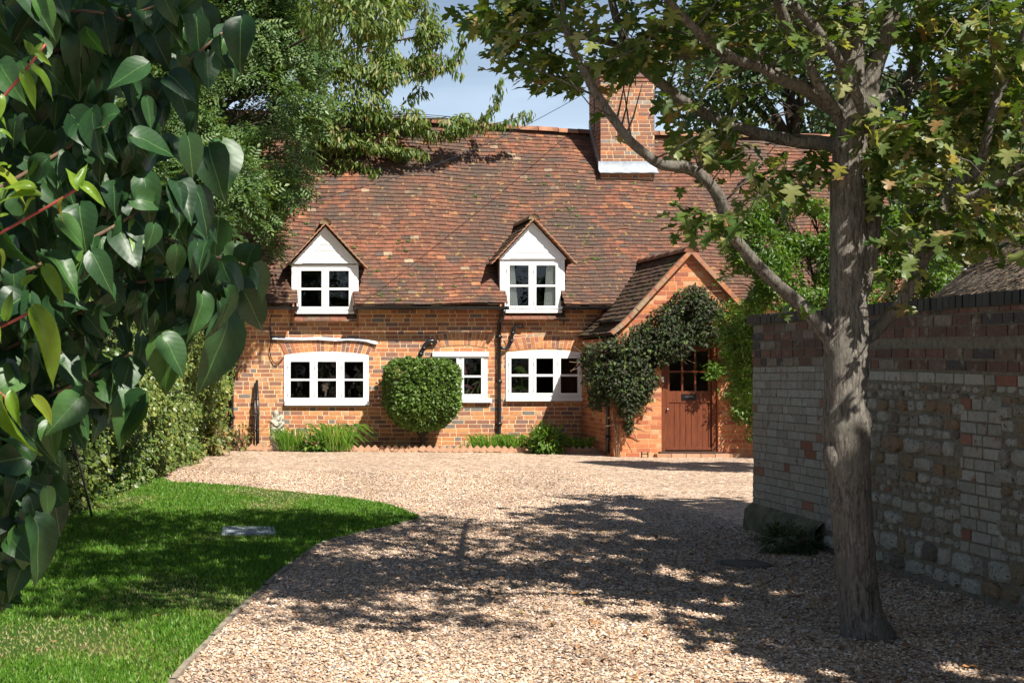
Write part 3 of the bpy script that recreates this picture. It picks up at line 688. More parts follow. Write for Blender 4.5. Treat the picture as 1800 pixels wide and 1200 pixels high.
fl.add([(cx0-.012, YC-.02, zf1), (cx0-.012, YC+cd, zf1+.95), (cx0-.012, YC+cd, zf1+.8), (cx0-.012, YC-.02, zf1-.18)], [(0,1,2,3)])
fl.build('flashing', simple('chimney_lead', (.26,.29,.33), .6, 9, .25, .3), cho, True)
pt_ = MB(); pt_.lathe((fu(1077, YC+.3), YC+.35, zt-.02), [(.13,0),(.12,.05),(.105,.1),(.10,.3),(.12,.32),(.12,.36),(.085,.36),(.08,.2)], 18)
pt_.build('chimney_pot', simple('old_pot', (.13,.07,.05), .9, 12, .3), cho, True)
ms = MB(); X = cx0-.06; Ym = YC+.25; ms.tube([(X, Ym, 6.0), (X, Ym, fz(60, Ym))], .014, 8); 
for z in (6.3, 6.75): ms.box(X, cx0, Ym-.01, Ym+.01, z, z+.02)
ms.tube([(X-.35, Ym, fz(70, Ym)), (X+.3, Ym, fz(70, Ym))], .007, 5)
for k_ in range(6): ms.tube([(X-.3+.1*k_, Ym-.14, fz(70, Ym)), (X-.3+.1*k_, Ym+.14, fz(70, Ym))], .004, 4)
ms.build('aerial', M['black'], cho)
# porch
po = MB(); pa = (fu(1210.5, YP), fz(441, YP)); hwP = (PX1-PX0)/2; pa = ((PX0+PX1)/2, pa[1]-.04); ze = fz(594, YP)
tP = lambda u, z, d: (u, YP-d, z); tPl = lambda u, z, d: (PX0-d, YP+u, z)
dx0, dx1, dz0, dz1 = fu(1162.5, YP), fu(1262.5, YP), .0, fz(603, YP)
clipP = [(PX0, 0), (PX1, 0), (PX1, ze), pa, (PX0, ze)]
dh = (dx0, dx1, -.1, dz1)
sheet(po, PX0, PX1, -.05, ze, tP, [dh], 1)
po.add([tP(PX0, ze, 0), tP(PX1, ze, 0), tP(pa[0], pa[1], 0)], [(0,1,2)], .5, 1)
bricks(po, PX0, PX1, 0, pa[1], tP, [dh], clipP, bl=.22)
po.add([tPl(0, -.05, 0), tPl(2, -.05, 0), tPl(2, ze, 0), tPl(0, ze, 0)], [(0,1,2,3)], .5, 1)
bricks(po, 0, 2.0, 0, ze, tPl, [])
po.add([(PX1, YP, 0), (PX1, YF, 0), (PX1, YF, ze), (PX1, YP, ze)], [(0,1,2,3)], .5, 0)
for x in (dx0, dx1): po.box(x-.003, x+.003, YP, YP+.22, 0, dz1, .3, 0)
po.box(dx0, dx1, YP, YP+.22, dz1, dz1+.01, .3, 0)
por = po.build('porch', [M['porch_brick'], simple('porch_mortar', (.55,.32,.17), .95, 30, .2, .3)], cott)
pr = MB()
rx, rz = pa[0], fz(437, YP)-.03; slp = (rz-fz(591, YP))/(rx-fu(1073, YP))
for sg in (-1, 1):
    hwT = rx-fu(1071, YP)
    def P(u, v, sg=sg):
        lo = hwT*(1-v); z = rz-slp*hwT*(1-v)+.06*max(0, 1-v/.25)**2
        return Vector((rx+sg*lo, YP-.09+u, z))
    def keep(u, v): return YP-.09+u < YE+(rz-slp*hwT*(1-v)-ZE)/1.17+.2 and True
    def keep2(u, v):
        z = rz-slp*hwT*(1-v); return (YP-.09+u) < max(YF, YE+(z-ZE)/1.17+.15)
    tiles(pr, P, 0, 3.4, 18, keep2, m=0, lift=.014, jit=1.6)
    pr.add([P(.02, 0)-Vector((0,0,.03)), P(2.2, 0)-Vector((0,0,.03)), P(2.9, 1)-Vector((0,0,.03)), P(.02, 1)-Vector((0,0,.03))], [(0,1,2,3)], .5, 0)
pr.build('porch_roof', M['porch_tile'], por)
vg = MB()       # mortared verge along the gable
for sg in (-1, 1):
    n = 22; hwT = rx-fu(1072, YP)
    for k_ in range(n):
        t0, t1 = k_/n, (k_+.97)/n
        a = Vector((rx+sg*hwT*(1-t0), 0, rz-slp*hwT*(1-t0)+.06*max(0, 1-t0/.25)**2)); b = Vector((rx+sg*hwT*(1-t1), 0, rz-slp*hwT*(1-t1)+.06*max(0, 1-t1/.25)**2))
        nn = Vector((sg*slp, 0, 1)).normalized(); j_ = random.uniform(-.004, .004)
        vg.prism([(a.x-nn.x*.04, a.z-nn.z*.04), (b.x-nn.x*.04, b.z-nn.z*.04), (b.x+nn.x*.028, b.z+nn.z*.028), (a.x+nn.x*.028, a.z+nn.z*.028)], YP-.115+j_, YP-.0075, random.random())
vg.build('verge', M['verge'], por)
rt = MB(); y = YP-.12
while y < 23.75:
    n = 8; vs = []
    for yy_ in (y, y+.40):
        for k_ in range(n+1):
            t_ = pi*k_/n; vs.append((rx-.12*cos(t_), yy_, rz-.03+.10*sin(t_)))
    rt.add(vs, [(k_, k_+1, n+2+k_, n+1+k_) for k_ in range(n)]+[tuple(range(n+1))], random.random()); y += .405
rt.build('porch_ridge', M['ridge'], por, True)
st = MB()
for k_ in range(6):
    a_ = fu(1150, YP)+k_*.235; st.box(a_, a_+.225, YP-.16, YP-.008, -.02, .055+random.uniform(-.004, .004), random.random())
st.build('doorstep', M['terracotta'], por)
bs = MB(); p = at(1133, 806, YP-.1)
for dx in (-.05, .05): bs.box(p.x+dx-.008, p.x+dx+.008, YP-.12, YP-.10, 0, .09)
bs.box(p.x-.058, p.x+.058, YP-.12, YP-.10, .05, .065)
tag(bs.build('boot_scraper', M['black'], origin=(p.x, YP-.1, 0)), 'small black iron boot scraper on the gravel left of the doorstep', 'boot scraper')
# door
YDr = YP+.10; dr = MB()
zb = fz(793, YP)
dr.box(dx0+.003, dx0+.075, YP+.04, YP+.16, zb, dz1-.003); dr.box(dx1-.085, dx1-.003, YP+.04, YP+.16, zb, dz1-.003); dr.box(dx0+.075, dx1-.085, YP+.04, YP+.16, dz1-.08, dz1-.003)
lx0, lx1 = dx0+.078, dx1-.088; gz0 = fz(687, YDr); gt = fz(617, YDr)
cols = [(fu(1176,YDr), fu(1197,YDr)), (fu(1200,YDr), fu(1220,YDr)), (fu(1223,YDr), fu(1244,YDr))]
rows = [(gz0, fz(654.5, YDr)), (fz(651.5, YDr), gt)]
hl = [(a, b, c, d) for a, b in cols for c, d in rows]
for r in __import__('functools').reduce(sub_rect, hl+[(cols[0][0]-.01, cols[2][1]+.01, fz(785, YDr), fz(707, YDr))], [(lx0, lx1, zb+.01, dz1-.083)]):
    dr.box(r[0], r[1], YDr-.02, YDr+.025, r[2], r[3])
n = 7; ba, bb = cols[0][0]-.01, cols[2][1]+.01
for k_ in range(n): dr.box(ba+(bb-ba)*k_/n+.003, ba+(bb-ba)*(k_+1)/n-.003, YDr-.008, YDr+.01, fz(785, YDr), fz(707, YDr))
dr.box(ba, bb, YDr+.011, YDr+.02, fz(785, YDr), fz(707, YDr)); dr.box(lx0, lx1, YDr-.045, YDr-.021, fz(790, YDr), fz(785, YDr))
door = dr.build('door', M['wood'], cott)
t_ = MB(); t_.box(fu(1157.5, YP), fu(1268, YP), YP-.07, YP+.16, fz(800, YP), zb-.002); t_.build('threshold', simple('threshold_wood', (.055,.03,.022), .5, 14, .3), door)
t_ = MB()
for a, b, c, d in hl: t_.add([(a,YDr,c),(b,YDr,c),(b,YDr,d),(a,YDr,d)], [(0,1,2,3)])
t_.build('pane', M['glass'], door)
t_ = MB(); t_.box(fu(1197,YDr), fu(1223,YDr), YDr-.032, YDr-.021, fz(703,YDr), fz(692,YDr)); t_.box(fu(1201,YDr), fu(1219,YDr), YDr-.042, YDr-.033, fz(700,YDr), fz(695,YDr)); t_.build('letterbox', M['black'], door)
t_ = MB(); t_.box(fu(1202,YDr), fu(1217,YDr), YDr-.047, YDr-.043, fz(697.5,YDr), fz(696,YDr)); t_.build('letterbox_flap', M['metal'], door)
t_ = MB(); t_.blob((fu(1171.5,YDr), YDr-.05, fz(719,YDr)), (.02,.025,.02), 10); t_.build('handle', M['metal'], door, True)
t_ = MB(); t_.box(fu(1163.5,YP), fu(1167.5,YP), YP+.02, YP+.039, fz(671,YP), fz(662,YP)); b_ = t_.build('doorbell', M['white'], door)
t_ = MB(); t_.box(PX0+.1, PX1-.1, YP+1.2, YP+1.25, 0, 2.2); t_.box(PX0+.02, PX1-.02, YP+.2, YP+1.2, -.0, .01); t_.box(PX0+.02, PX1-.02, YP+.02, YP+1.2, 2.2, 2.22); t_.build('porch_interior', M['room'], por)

# ------------------------------------------------------------------ bed with zigzag edging, pots, statue, poles
g = MB(); g.add([(-.6, 22.75, .02), (PX0, 22.3, .02), (PX0, YF, .03), (-.6, YF, .03)], [(0,1,2,3)])
tag(g.build('flower_bed', M['soil']), kind='structure')
g = MB(); s_ = .078; g.prism([(-s_, -.03), (s_*.0, -.03-s_*.2), (s_, -.03), (s_, .0), (0, s_), (-s_, 0)], -.02, .02, .3)
e0 = g.build('edging_tile', M['terracotta']); N_E = 58; s_px = 395
for k_ in range(N_E):
    px = 395+(1079-395)*k_/(N_E-1); Ye = np.interp(px, [395, 1080], [22.72, 22.05]); o = e0 if k_ == 0 else e0.copy()
    if k_: COL.objects.link(o)
    o.location = (fu(px, Ye), Ye, .045+random.uniform(-.01, .01)); o.rotation_euler = (0, random.uniform(-.12, .12), random.uniform(-.15, .15))
    if k_ % 3 == 1: o.scale = (1, 1, .93)
    tag(o, 'pointed terracotta edging tile in the zigzag row between gravel and flower bed', 'edging tile', 'zigzag edging tiles along the flower bed')
Yw = 22.85
g = MB(); x = fu(411, Yw); g.lathe((x, Yw, 0), [(.055,0),(.06,.02),(.062,.12),(.075,.13),(.075,.17),(.062,.18),(.06,.27),(.05,.27),(.048,.2)], 18)
tag(g.build('clay_pipe_collar', M['terracotta'], None, True, (x, Yw, 0)), 'upright terracotta pipe collar under the downpipe beside the hedge', 'clay pipe')
for i, (pxt, pxb, yt, lab) in enumerate(((447.5, 446.5, 676, 'thin black cane leaning on the brick wall, left of the pair'), (451.5, 453, 668, 'thicker black pole standing by the brick wall, right of the pair'))):
    g = MB(); a, b = at(pxb, 786, 22.9), at(pxt, yt, YF-.05); m_ = (a+b)/2+Vector((.012, 0, 0)); r = (.018, .03)[i]
    g.tube([Vector((a.x, a.y, 0)), (a*.7+b*.3), m_, b], [r, r*1.05, r, r*.8], 9, wob=.06)
    for f_ in (.25, .5, .72): p = a.lerp(b, f_); g.tube([p-Vector((0,0,.012)), p+Vector((0,0,.012))], r*1.3, 9)
    tag(g.build('garden_pole', M['black'], None, True, (a.x, a.y, 0)), lab, 'pole', 'black poles against the wall')
# statue: two embracing children
def statue():
    x, Y = fu(487, 22.7), 22.7; B = MB(); E = []
    def e(dx, z, dy, rx_, ry_, rz_): E.append((x+dx, Y+dy, z, rx_, ry_, rz_))
    e(0, .05, 0, .15, .12, .05); e(0, .10, 0, .13, .11, .05)
    # left figure (back turned), draped
    for dx, z, dy, a, b, c in ((-.05,.22,0,.085,.08,.14),(-.055,.36,-.01,.075,.075,.12),(-.045,.47,-.01,.08,.07,.09),(-.03,.55,-.01,.07,.06,.06),(-.02,.63,-.02,.05,.055,.062),(-.02,.675,0,.045,.045,.03)): e(dx, z, dy, a, b, c)
    for dx, z, dy, a, b, c in ((.06,.2,.02,.08,.08,.14),(.07,.34,.02,.07,.07,.11),(.075,.45,.02,.065,.06,.08),(.075,.56,.0,.048,.052,.06),(.08,.605,.02,.04,.045,.03)): e(dx, z, dy, a, b, c)
    for t in np.linspace(0, 1, 7): e(-.08+.14*t, .50-.05*sin(pi*t), -.07, .028, .03, .028)       # arm across
    for t in np.linspace(0, 1, 6): e(.11-.1*t, .47-.1*t, -.055, .025, .027, .025)
    for t in np.linspace(0, 1, 6): e(-.10+.02*t, .5-.32*t, -.05+.01*t, .022, .03, .04)             # drapery folds
    for t in np.linspace(0, 1, 6): e(.02+.03*t, .34-.22*t, -.07, .018, .02, .04)
    for (a, b, c, r1, r2, r3) in E: B.blob((a, b, c), (r1, r2, r3), 14)
    o = B.build('statue', M['stone'], None, True, (x, Y, 0))
    m = o.modifiers.new('r', 'REMESH'); m.mode = 'VOXEL'; m.voxel_size = .011; m.use_smooth_shade = True
    tx = bpy.data.textures.new('st', 'CLOUDS'); tx.noise_scale = .05
    d = o.modifiers.new('d', 'DISPLACE'); d.texture = tx; d.strength = .022; d.mid_level = .5
    tag(o, 'weathered grey stone statue of two embracing children by the brick wall', 'statue')
statue()
# things behind the windows
def strap_leaf(mb, pts, wd, m=0):
    pts = [Vector(p) for p in catmull([tuple(p) for p in pts], 4)]; vs = []; k = len(pts)
    for i, p in enumerate(pts):
        t = i/(k-1); w_ = wd*sin(pi*min(.12+.88*t, 1))**.7+.001; vs += [p+Vector((-w_*.5, .0, -w_*.5)), p, p+Vector((w_*.5, .0, w_*.5))]
    a = random.random(); mb.add(vs, [(3*i+j, 3*i+3+j, 3*i+4+j, 3*i+1+j) for i in range(k-1) for j in (0, 1)], a, m)
def sill_plant(name, lab, base, leaves, mat, pot=True):
    t = thing(name, lab, 'houseplant', (fu(base[0], YF+.22), YF+.22, fz(base[1], YF+.22)))
    g = MB()
    for L in leaves: strap_leaf(g, [at(x, y, YF+.06) for x, y in L[0]], L[1]*1.2)
    g.build('foliage', mat, t, True)
    g = MB(); c = at(base[0], base[1], YF+.22); g.lathe(c, [(.06,-.16),(.08,0),(.085,.01),(.07,.01)], 14); g.build('pot', M['terracotta'], t, True)
sill_plant('houseplant', 'houseplant with purple and green strap leaves behind the middle window', (826, 703), [([(817,700),(826,680),(838,672),(846,673)], .05), ([(824,700),(830,688),(837,678)], .05), ([(816,676),(822,678),(832,684)], .03), ([(846,672),(841,680),(840,696)], .04), ([(843,672),(846,682),(848,694)], .03), ([(815,640),(818,652),(821,658)], .03)], M['purple'])
sill_plant('houseplant', 'houseplant with long green strap leaves behind the right window', (912, 708), [([(899,652),(907,646),(916,648),(924,657),(928,662)], .05), ([(898,684),(908,681),(920,682),(929,686)], .045), ([(912,700),(918,670),(908,646)], .02)], M['blade'])
t = thing('hanging_ornament', 'carved brown ornament hanging behind the left window', 'ornament', tuple(at(572.5, 690, YF+.1)))
g = MB(); c = at(572, 680, YF+.06)
for dx, dz, r in ((-.03,.03,.035),(.02,.04,.035),(0,0,.045),(-.02,-.03,.035),(.025,-.02,.03),(0,-.07,.03),(.005,-.11,.025),(.0,-.145,.02),(.03,.0,.02)): g.blob(c+Vector((dx, 0, dz)), (r, r*.7, r*1.1), 10, jit=.12)
g.build('carving', simple('carving_wood', (.50,.36,.30), .7, 30, .5), t, True)
g = MB(); g.tube([at(572.5, 637, YF+.06), at(572.5, 680, YF+.06)], .003, 5); g.build('cord', M['black'], t)

# ------------------------------------------------------------------ garden wall
XW = 4.70; YW1 = 11.95; YW0 = 4.0; ZT = 1.86
wallo = thing('garden_wall', 'shaded flint and whitewashed brick garden wall with blue brick coping beside the tree', 'wall', (XW, 8, 0))
tW = lambda u, z, d: (XW-d, u, z)
tWe = lambda u, z, d: (u, YW1+d, z)
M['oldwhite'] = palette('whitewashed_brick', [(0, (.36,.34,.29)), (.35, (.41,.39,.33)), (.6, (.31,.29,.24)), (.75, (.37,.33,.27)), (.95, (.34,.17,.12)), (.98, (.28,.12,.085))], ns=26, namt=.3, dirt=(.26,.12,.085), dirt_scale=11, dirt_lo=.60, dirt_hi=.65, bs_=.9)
M['oldred'] = palette('old_red_brick', [(0, (.17,.095,.07)), (.3, (.21,.11,.08)), (.5, (.14,.085,.065)), (.65, (.27,.21,.165)), (.8, (.19,.13,.10)), (.92, (.09,.08,.075))], ns=24, namt=.45, bs_=.9, dirt=(.30,.27,.22), dirt_scale=7, dirt_lo=.56, dirt_hi=.66)
M['wmortar'] = simple('old_mortar', (.20,.17,.125), .95, 22, .35, .8, bd=.02)
M['flint'] = palette('flint', [(0, (.36,.34,.28)), (.22, (.27,.24,.19)), (.36, (.38,.35,.29)), (.5, (.24,.18,.11)), (.62, (.40,.38,.32)), (.78, (.28,.25,.20)), (.88, (.27,.18,.11)), (.95, (.16,.13,.10))], ns=30, namt=.4, bs_=1., spots=[(45, .62, .66, (.06,.06,.06))])
M['coping'] = palette('blue_brick', [(0, (.035,.035,.04)), (.5, (.05,.05,.055)), (.8, (.028,.03,.032))], rough=.5, ns=20, namt=.3)
YQ = 10.35  # painted pier ends, flint starts
wb = MB()
wb.add([(XW, YW0, -.05), (XW, YW1, -.05), (XW, YW1, ZT), (XW, YW0, ZT)], [(0,1,2,3)], .5, 2)
wb.add([(XW, YW1, -.05), (XW+.24, YW1, -.05), (XW+.24, YW1, ZT), (XW, YW1, ZT)], [(0,1,2,3)], .5, 2)
wb.add([(XW+.24, YW0, -.05), (XW+.24, YW1, -.05), (XW+.24, YW1, ZT), (XW+.24, YW0, ZT)], [(0,1,2,3)], .5, 2)
zr = 1.50
bricks(wb, YQ, YW1+.004, .22, zr-.02, tW, m=0, prot=.005, j=.009, wav=.009)
bricks(wb, YQ, YW1+.004, zr-.01, ZT, tW, m=1, prot=.008)
zr2 = 1.46
bricks(wb, YW0, YQ-.005, zr2+.22, ZT, tW, m=1, prot=.01, wav=.01)
bricks(wb, YW0, YQ-.005, zr2, zr2+.14, tW, m=1, prot=.009, wav=.01, j=.016)
bricks(wb, YW0, YQ-.005, zr2-.085, zr2-.012, tW, m=0, prot=.009, wav=.01, j=.016)
bricks(wb, 8.05, 8.50, .30, 1.28, tW, m=0, prot=.012, wav=.006, j=.014)
bricks(wb, XW, XW+.24, .0, ZT, tWe, m=1)
wb.build('brickwork', [M['oldwhite'], M['oldred'], M['wmortar']], wallo)
fb = MB()
z = .04; row = 0
while z < 1.36:
    hh = random.choice([.045, .06, .07, .085, .10, .12]) if z > .28 else random.choice([.10, .13])
    hh = min(hh, 1.375-z)
    if hh < .045: break
    y = YW0+random.uniform(-.1, 0)
    while y < YQ-.04:
        L = min(hh*random.uniform(.7, 2.6), .30); yc = y+L/2; y += L+random.uniform(.008, .02)
        if 8.06 < yc < 8.48 and z+hh > .30 and z < 1.25: continue
        if random.random() < .16 and .05 < hh < .11:
            hb = min(hh, .068); L = min(L, .2); P_ = [(yc-L/2, z), (yc+L/2, z+random.uniform(-.004,.004)), (yc+L/2, z+hb), (yc-L/2, z+hb)]; d_ = random.uniform(.008,.02)
            fb.add([tW(a_, b_, d_) for a_, b_ in P_]+[tW(a_, b_, -.005) for a_, b_ in P_], [(0,1,2,3),(0,1,5,4),(1,2,6,5),(2,3,7,6),(3,0,4,7)], random.choice([.05,.3,.55,.93])); continue
        # rounded irregular stone: outline polygon, domed
        n = 11; ph = random.random()*6; ex = random.uniform(.45, .8); a = random.random(); c = (yc, z+hh/2+random.uniform(-.01, .01))
        O = []
        for i in range(n):
            th = 2*pi*i/n; cx_, sx_ = cos(th), sin(th)
            q = 1+random.uniform(-.2, .10)
            O.append((math.copysign(abs(cx_)**ex, cx_)*L/2*q, math.copysign(abs(sx_)**ex, sx_)*hh/2*q))
        dd = random.uniform(.012, .04)*min(1, hh/.1); vs = [tW(c[0]+x_, c[1]+z_, -.005) for x_, z_ in O]
        vs += [tW(c[0]+x_*.86, c[1]+z_*.86, dd*.75) for x_, z_ in O]+[tW(c[0]+x_*.5+random.uniform(-.006,.006), c[1]+z_*.5, dd*random.uniform(.85,1.1)) for x_, z_ in O]+[tW(c[0], c[1], dd)]
        fs = [(i, (i+1)%n, n+(i+1)%n, n+i) for i in range(n)]+[(n+i, n+(i+1)%n, 2*n+(i+1)%n, 2*n+i) for i in range(n)]+[(2*n+i, 2*n+(i+1)%n, 3*n) for i in range(n)]
        fb.add(vs, fs, a)
    z += hh+random.uniform(.008, .016); row += 1
fb.build('flint_stones', M['flint'], wallo)
cp = MB(); y = YW0
while y < YW1+.02:
    w_ = .068; cp.box(XW-.035+random.uniform(-.004,.004), XW+.26, y, y+w_, ZT+.004, ZT+.085+random.uniform(-.005,.005), random.random(), 0); y += w_+.010
cp.box(XW-.015, XW+.24, YW0, YW1, ZT+.001, ZT+.07, .5, 1)
cp.build('coping', [M['coping'], M['wmortar']], wallo)
pl = MB(); vs = []
n = 12
for k_ in range(n+1):
    y = YQ+.15+(YW1+.03-YQ-.15)*k_/n; r = .05+.02*sin(k_*1.9); vs += [(XW-.07-r*.6, y, -.02), (XW-.06-r*.3, y, .17+.01*sin(k_*2.2)), (XW-.0, y, .24)]
pl.add(vs, [(3*k_+j_, 3*k_+3+j_, 3*k_+4+j_, 3*k_+1+j_) for k_ in range(n) for j_ in (0, 1)])
pl.build('plinth', simple('mossy_render', (.13,.125,.075), .95, 10, .5, .8, bd=.02), wallo, True)
# thatched outbuilding behind the wall
th = thing('thatched_outbuilding', 'small outbuilding with a rounded brown thatched roof behind the garden wall', 'outbuilding', (9.2, 14.0, 0))
g = MB(); g.lathe((9.85, 14.2, 0), [(1.9, 0), (1.9, 2.15)], 24); g.build('wall', simple('cob', (.30,.25,.18), .9, 8, .3, .4), th, True)
tb = MB(); cen = Vector((9.85, 14.2, 0)); prof = [(2.02,2.06),(2.10,2.08),(2.12,2.2),(1.9,2.42),(1.55,2.72),(1.1,3.05),(.6,3.35),(.15,3.55),(.02,3.58)]
tb.lathe(cen, prof, 40)
tb.build('thatch_core', simple('thatch_dark', (.11,.085,.06), .95, 40, .5, 1.), th, True)
n = 15000; t_ = rng.random(n)**.6; ang = rng.uniform(pi*.85, pi*2.1, n)
rr = np.interp(t_, [0, .12, .35, .6, 1], [.15, .6, 1.1, 1.55, 2.12]); zz = np.interp(t_, [0, .12, .35, .6, 1], [3.55, 3.35, 3.05, 2.72, 2.16])
ro = np.stack([np.cos(ang), np.sin(ang), np.zeros(n)], 1); P = np.array(cen)+ro*rr[:, None]; P[:, 2] = zz+.015
D = ro*.75+np.array([0,0,-.62])+rdir(n)*.28; 
o = scatter('thatch', P, frames(D, ro+np.array([0,0,1.])), np.stack([rng.uniform(.06,.11,n), rng.uniform(.005,.009,n), np.full(n,.03)], 1), [(0,-1,0),(0,1,0),(1,1,.5),(1,-1,.5)], [(0,1,2,3)],
    palette('thatch_reed', [(0, (.10,.07,.045)), (.3, (.20,.145,.095)), (.6, (.32,.24,.165)), (.85, (.06,.042,.028))], ns=8, dirt=None), th)

# ------------------------------------------------------------------ foliage tools
T_LEAF = ([(0,0,0),(.35,-.26,.05),(.35,.26,.05),(.5,0,-.02),(1,0,-.12)], [(0,1,3),(0,3,2),(1,4,3),(3,4,2)])
T_LONG = ([(0,0,0),(.4,-.17,.04),(.45,.17,.04),(1,0,-.15)], [(0,1,3),(0,3,2)])
def maple_tpl():
    o = [(0,0),(-.12,-.20),(.0,-.44),(.09,-.24),(.18,-.34),(.34,-.60),(.42,-.36),(.40,-.13),(.60,-.24),(.76,-.24),(.78,-.09),(1.02,0)]
    pts = o+[(x, -y) for x, y in o[-2:0:-1]]
    z = lambda x, y: .16*abs(y)-.22*x*x
    v = [(.30, 0, 0)]+[(x, y, z(x, y)) for x, y in pts]; n = len(pts)
    return v, [(0, 1+i, 1+(i+1) % n) for i in range(n)]
T_MAPLE = maple_tpl()
def pinnate(nl=9):
    v, f = [], []
    for i in range(nl):
        t = .15+.85*(i//2)/(nl//2); s = 1 if i % 2 else -1
        if i == nl-1: s = 0; t = 1
        bx = t*.8; dx, dy = (.14, s*.26) if s else (.28, 0); wx, wy = (-.5*dy*.28, .5*dx*.28); z0 = -.15*t*t; z1 = z0-.07; k = len(v)
        v += [(bx, 0, z0), (bx+dx*.5-wx, dy*.5-wy*2, z0), (bx+dx*.5+wx, dy*.5+wy*2, z0), (bx+dx, dy, z1)]; f += [(k, k+1, k+3), (k, k+3, k+2)]
    return v, f
T_PIN = pinnate()
def heart(nt=9):
    wt = [(0,.04),(.06,.27),(.16,.39),(.3,.43),(.45,.39),(.6,.31),(.75,.2),(.88,.09),(1,0)]; v = []
    for i, (t, w_) in enumerate(wt):
        for j in (-1, -.5, 0, .5, 1):
            x = t-(.10*abs(j)*(1-t)**4 if t < .2 else 0); v.append((x, j*w_, .20*abs(j*w_)-.30*t*t+.02*sin(t*9+j*2)))
    return v, [(5*i+j, 5*i+j+1, 5*i+6+j, 5*i+5+j) for i in range(len(wt)-1) for j in range(4)]
T_HEART = heart()
def blobs_pts(blobs, n, shell=.5, gap=.0, gs=1.5):
    B = np.array([b[:3] for b in blobs], float); R = np.array([(b[3] if hasattr(b[3], '__len__') else (b[3],)*3) for b in blobs], float)
    wgt = (R.prod(1))**(2/3); idx = rng.choice(len(B), n, p=wgt/wgt.sum())
    d = rdir(n); r = shell+(1-shell)*rng.random(n)**.7
    P = B[idx]+d*R[idx]*r[:, None]
    if gap > 0:
        q = np.array([mnoise.noise(Vector(p*gs)) for p in P]); k = q > -gap+rng.normal(0, .08, n)*0; P, d = P[k], d[k]
    return P, d
def foliage(name, P, out, size, tpl, mat, parent, droop=.6, spread=.8, flat=.6, rnd=None, sj=.3, wide=1.):
    n = len(P); D = out*spread+rdir(n)*.7+np.array([0, 0, -droop]); Nn = out*(1-flat)+np.array([0, -.25, 1])*flat+rdir(n)*.45
    S = size*(1+rng.uniform(-sj, sj, n)); S = np.stack([S, S*wide, S], 1)
    return scatter(name, P, frames(D, Nn), S, tpl[0], tpl[1], mat, parent, rnd)
def px_blobs(L): # (px,py,Y,r_px[,ry]) -> world blobs
    out = []
    for b in L:
        p = at(b[0], b[1], b[2]); s = b[2]/F; rx_ = b[3]*s; rz_ = (b[4] if len(b) > 4 else b[3])*s; out.append((p.x, p.y, p.z, (rx_, max(rx_, rz_)*.9, rz_)))
    return out
def branches(mb, base, blobs, r0, n=8):
    base = Vector(base)
    for b in blobs:
        c = Vector(b[:3]); k = Vector((base.x*.5+c.x*.5, base.y*.5+c.y*.5, base.z*.35+c.z*.65)); L = (c-base).length
        pts = [Vector(p) for p in catmull([tuple(base), tuple(k), tuple(c)], 5)]; m_ = len(pts)
        mb.tube(pts, [r0*(1-.8*i/(m_-1)) for i in range(m_)], 6, wob=.08)
        for _ in range(n):
            t = random.uniform(.4, 1); p = pts[int(t*(m_-1))]; R_ = b[3] if hasattr(b[3], '__len__') else (b[3],)*3
            q = c+Vector((random.uniform(-.8,.8)*R_[0], random.uniform(-.8,.8)*R_[1], random.uniform(-.7,.8)*R_[2]))
            mb.tube([p, (p+q)/2+Vector((0,0,.08)), q], [r0*.25, r0*.16, r0*.06], 4)
def tree(name, lab, base, blobs, nleaf, size, tpl, lm, bm=None, r0=.12, shell=.3, gap=.25, cat='tree', nb=8, gs=1.5, trunk_top=None, grp=None, **kw):
    t = thing(name, lab, cat, base, grp)
    g = MB(); b = Vector(base); top = Vector(trunk_top) if trunk_top else Vector((b.x, b.y, min(x[2] for x in blobs)-.1))
    g.tube([b-Vector((0,0,.1)), b.lerp(top, .3)+Vector((.03,0,0)), b.lerp(top, .65)-Vector((.03,0,0)), top], [r0*1.5, r0*1.1, r0, r0*.8], 12, wob=.05)
    branches(g, top, blobs if nb > 3 else blobs[::3], r0*.6, nb); g.build('trunk', bm or M['bark_dark'], t, True)
    P, d = blobs_pts(blobs, nleaf, shell, gap, gs)
    foliage('crown', P, d, size, tpl, lm, t, **kw); return t

# ---- ash tree, left
ashb = px_blobs([(430,60,22.2,110,90),(330,120,21.7,100,100),(300,240,21.2,90,90),(440,190,21.8,90,80),(380,330,20.8,90,75),(440,395,21.4,60,55),(480,280,21.7,70,60),(520,90,22.4,70,80),(260,40,21.7,110,80),(420,-60,22.2,150,90),(250,350,20.7,90,80),(470,440,21.8,26,36),(540,190,22.2,40,45),(200,180,21.2,90,110),(500,330,21.4,42,34)])
tree('ash_tree', 'tall feathery-leaved ash tree between the hedge and the cottage roof', (-1.9, 21.8, 0), ashb, 19000, .29, T_PIN, M['ash'], r0=.16, shell=.35, gap=.16, gs=1.3, droop=.25, spread=.6, wide=1.)
# ---- cherry tree
chb = px_blobs([(620,25.2,20,100,70),(700,60,25.2,70,55),(580,120,25.2,70,60),(670,130,25.2,65,45),(740,110,25.2,40,26),(630,190,25.0,60,38),(700,210,25.0,55,26),(560,220,25.0,50,40),(770,225,25.0,50,20),(600,250,25.0,45,25),(660,250,25.0,40,22),(735,30,25.2,40,40),(620,-60,25.2,130,60),(540,40,25.2,60,70),(720,160,25.2,36,18),(820,210,25.0,32,14),(690,265,25.0,36,10),(600,290,25.0,26,16),(760,60,25.2,34,22),(660,-20,25.2,100,50)])
ct = tree('cherry_tree', 'cherry tree with drooping slender leaves hanging over the left of the roof', (-1.5, 24.4, 0), chb, 27000, .14, T_LONG, M['cherry'], r0=.09, trunk_top=(-1.0, 24.6, 6.2), nb=3, shell=.15, gap=.12, gs=2., droop=.9, spread=.4, wide=.95)
g = MB(); P = []; 
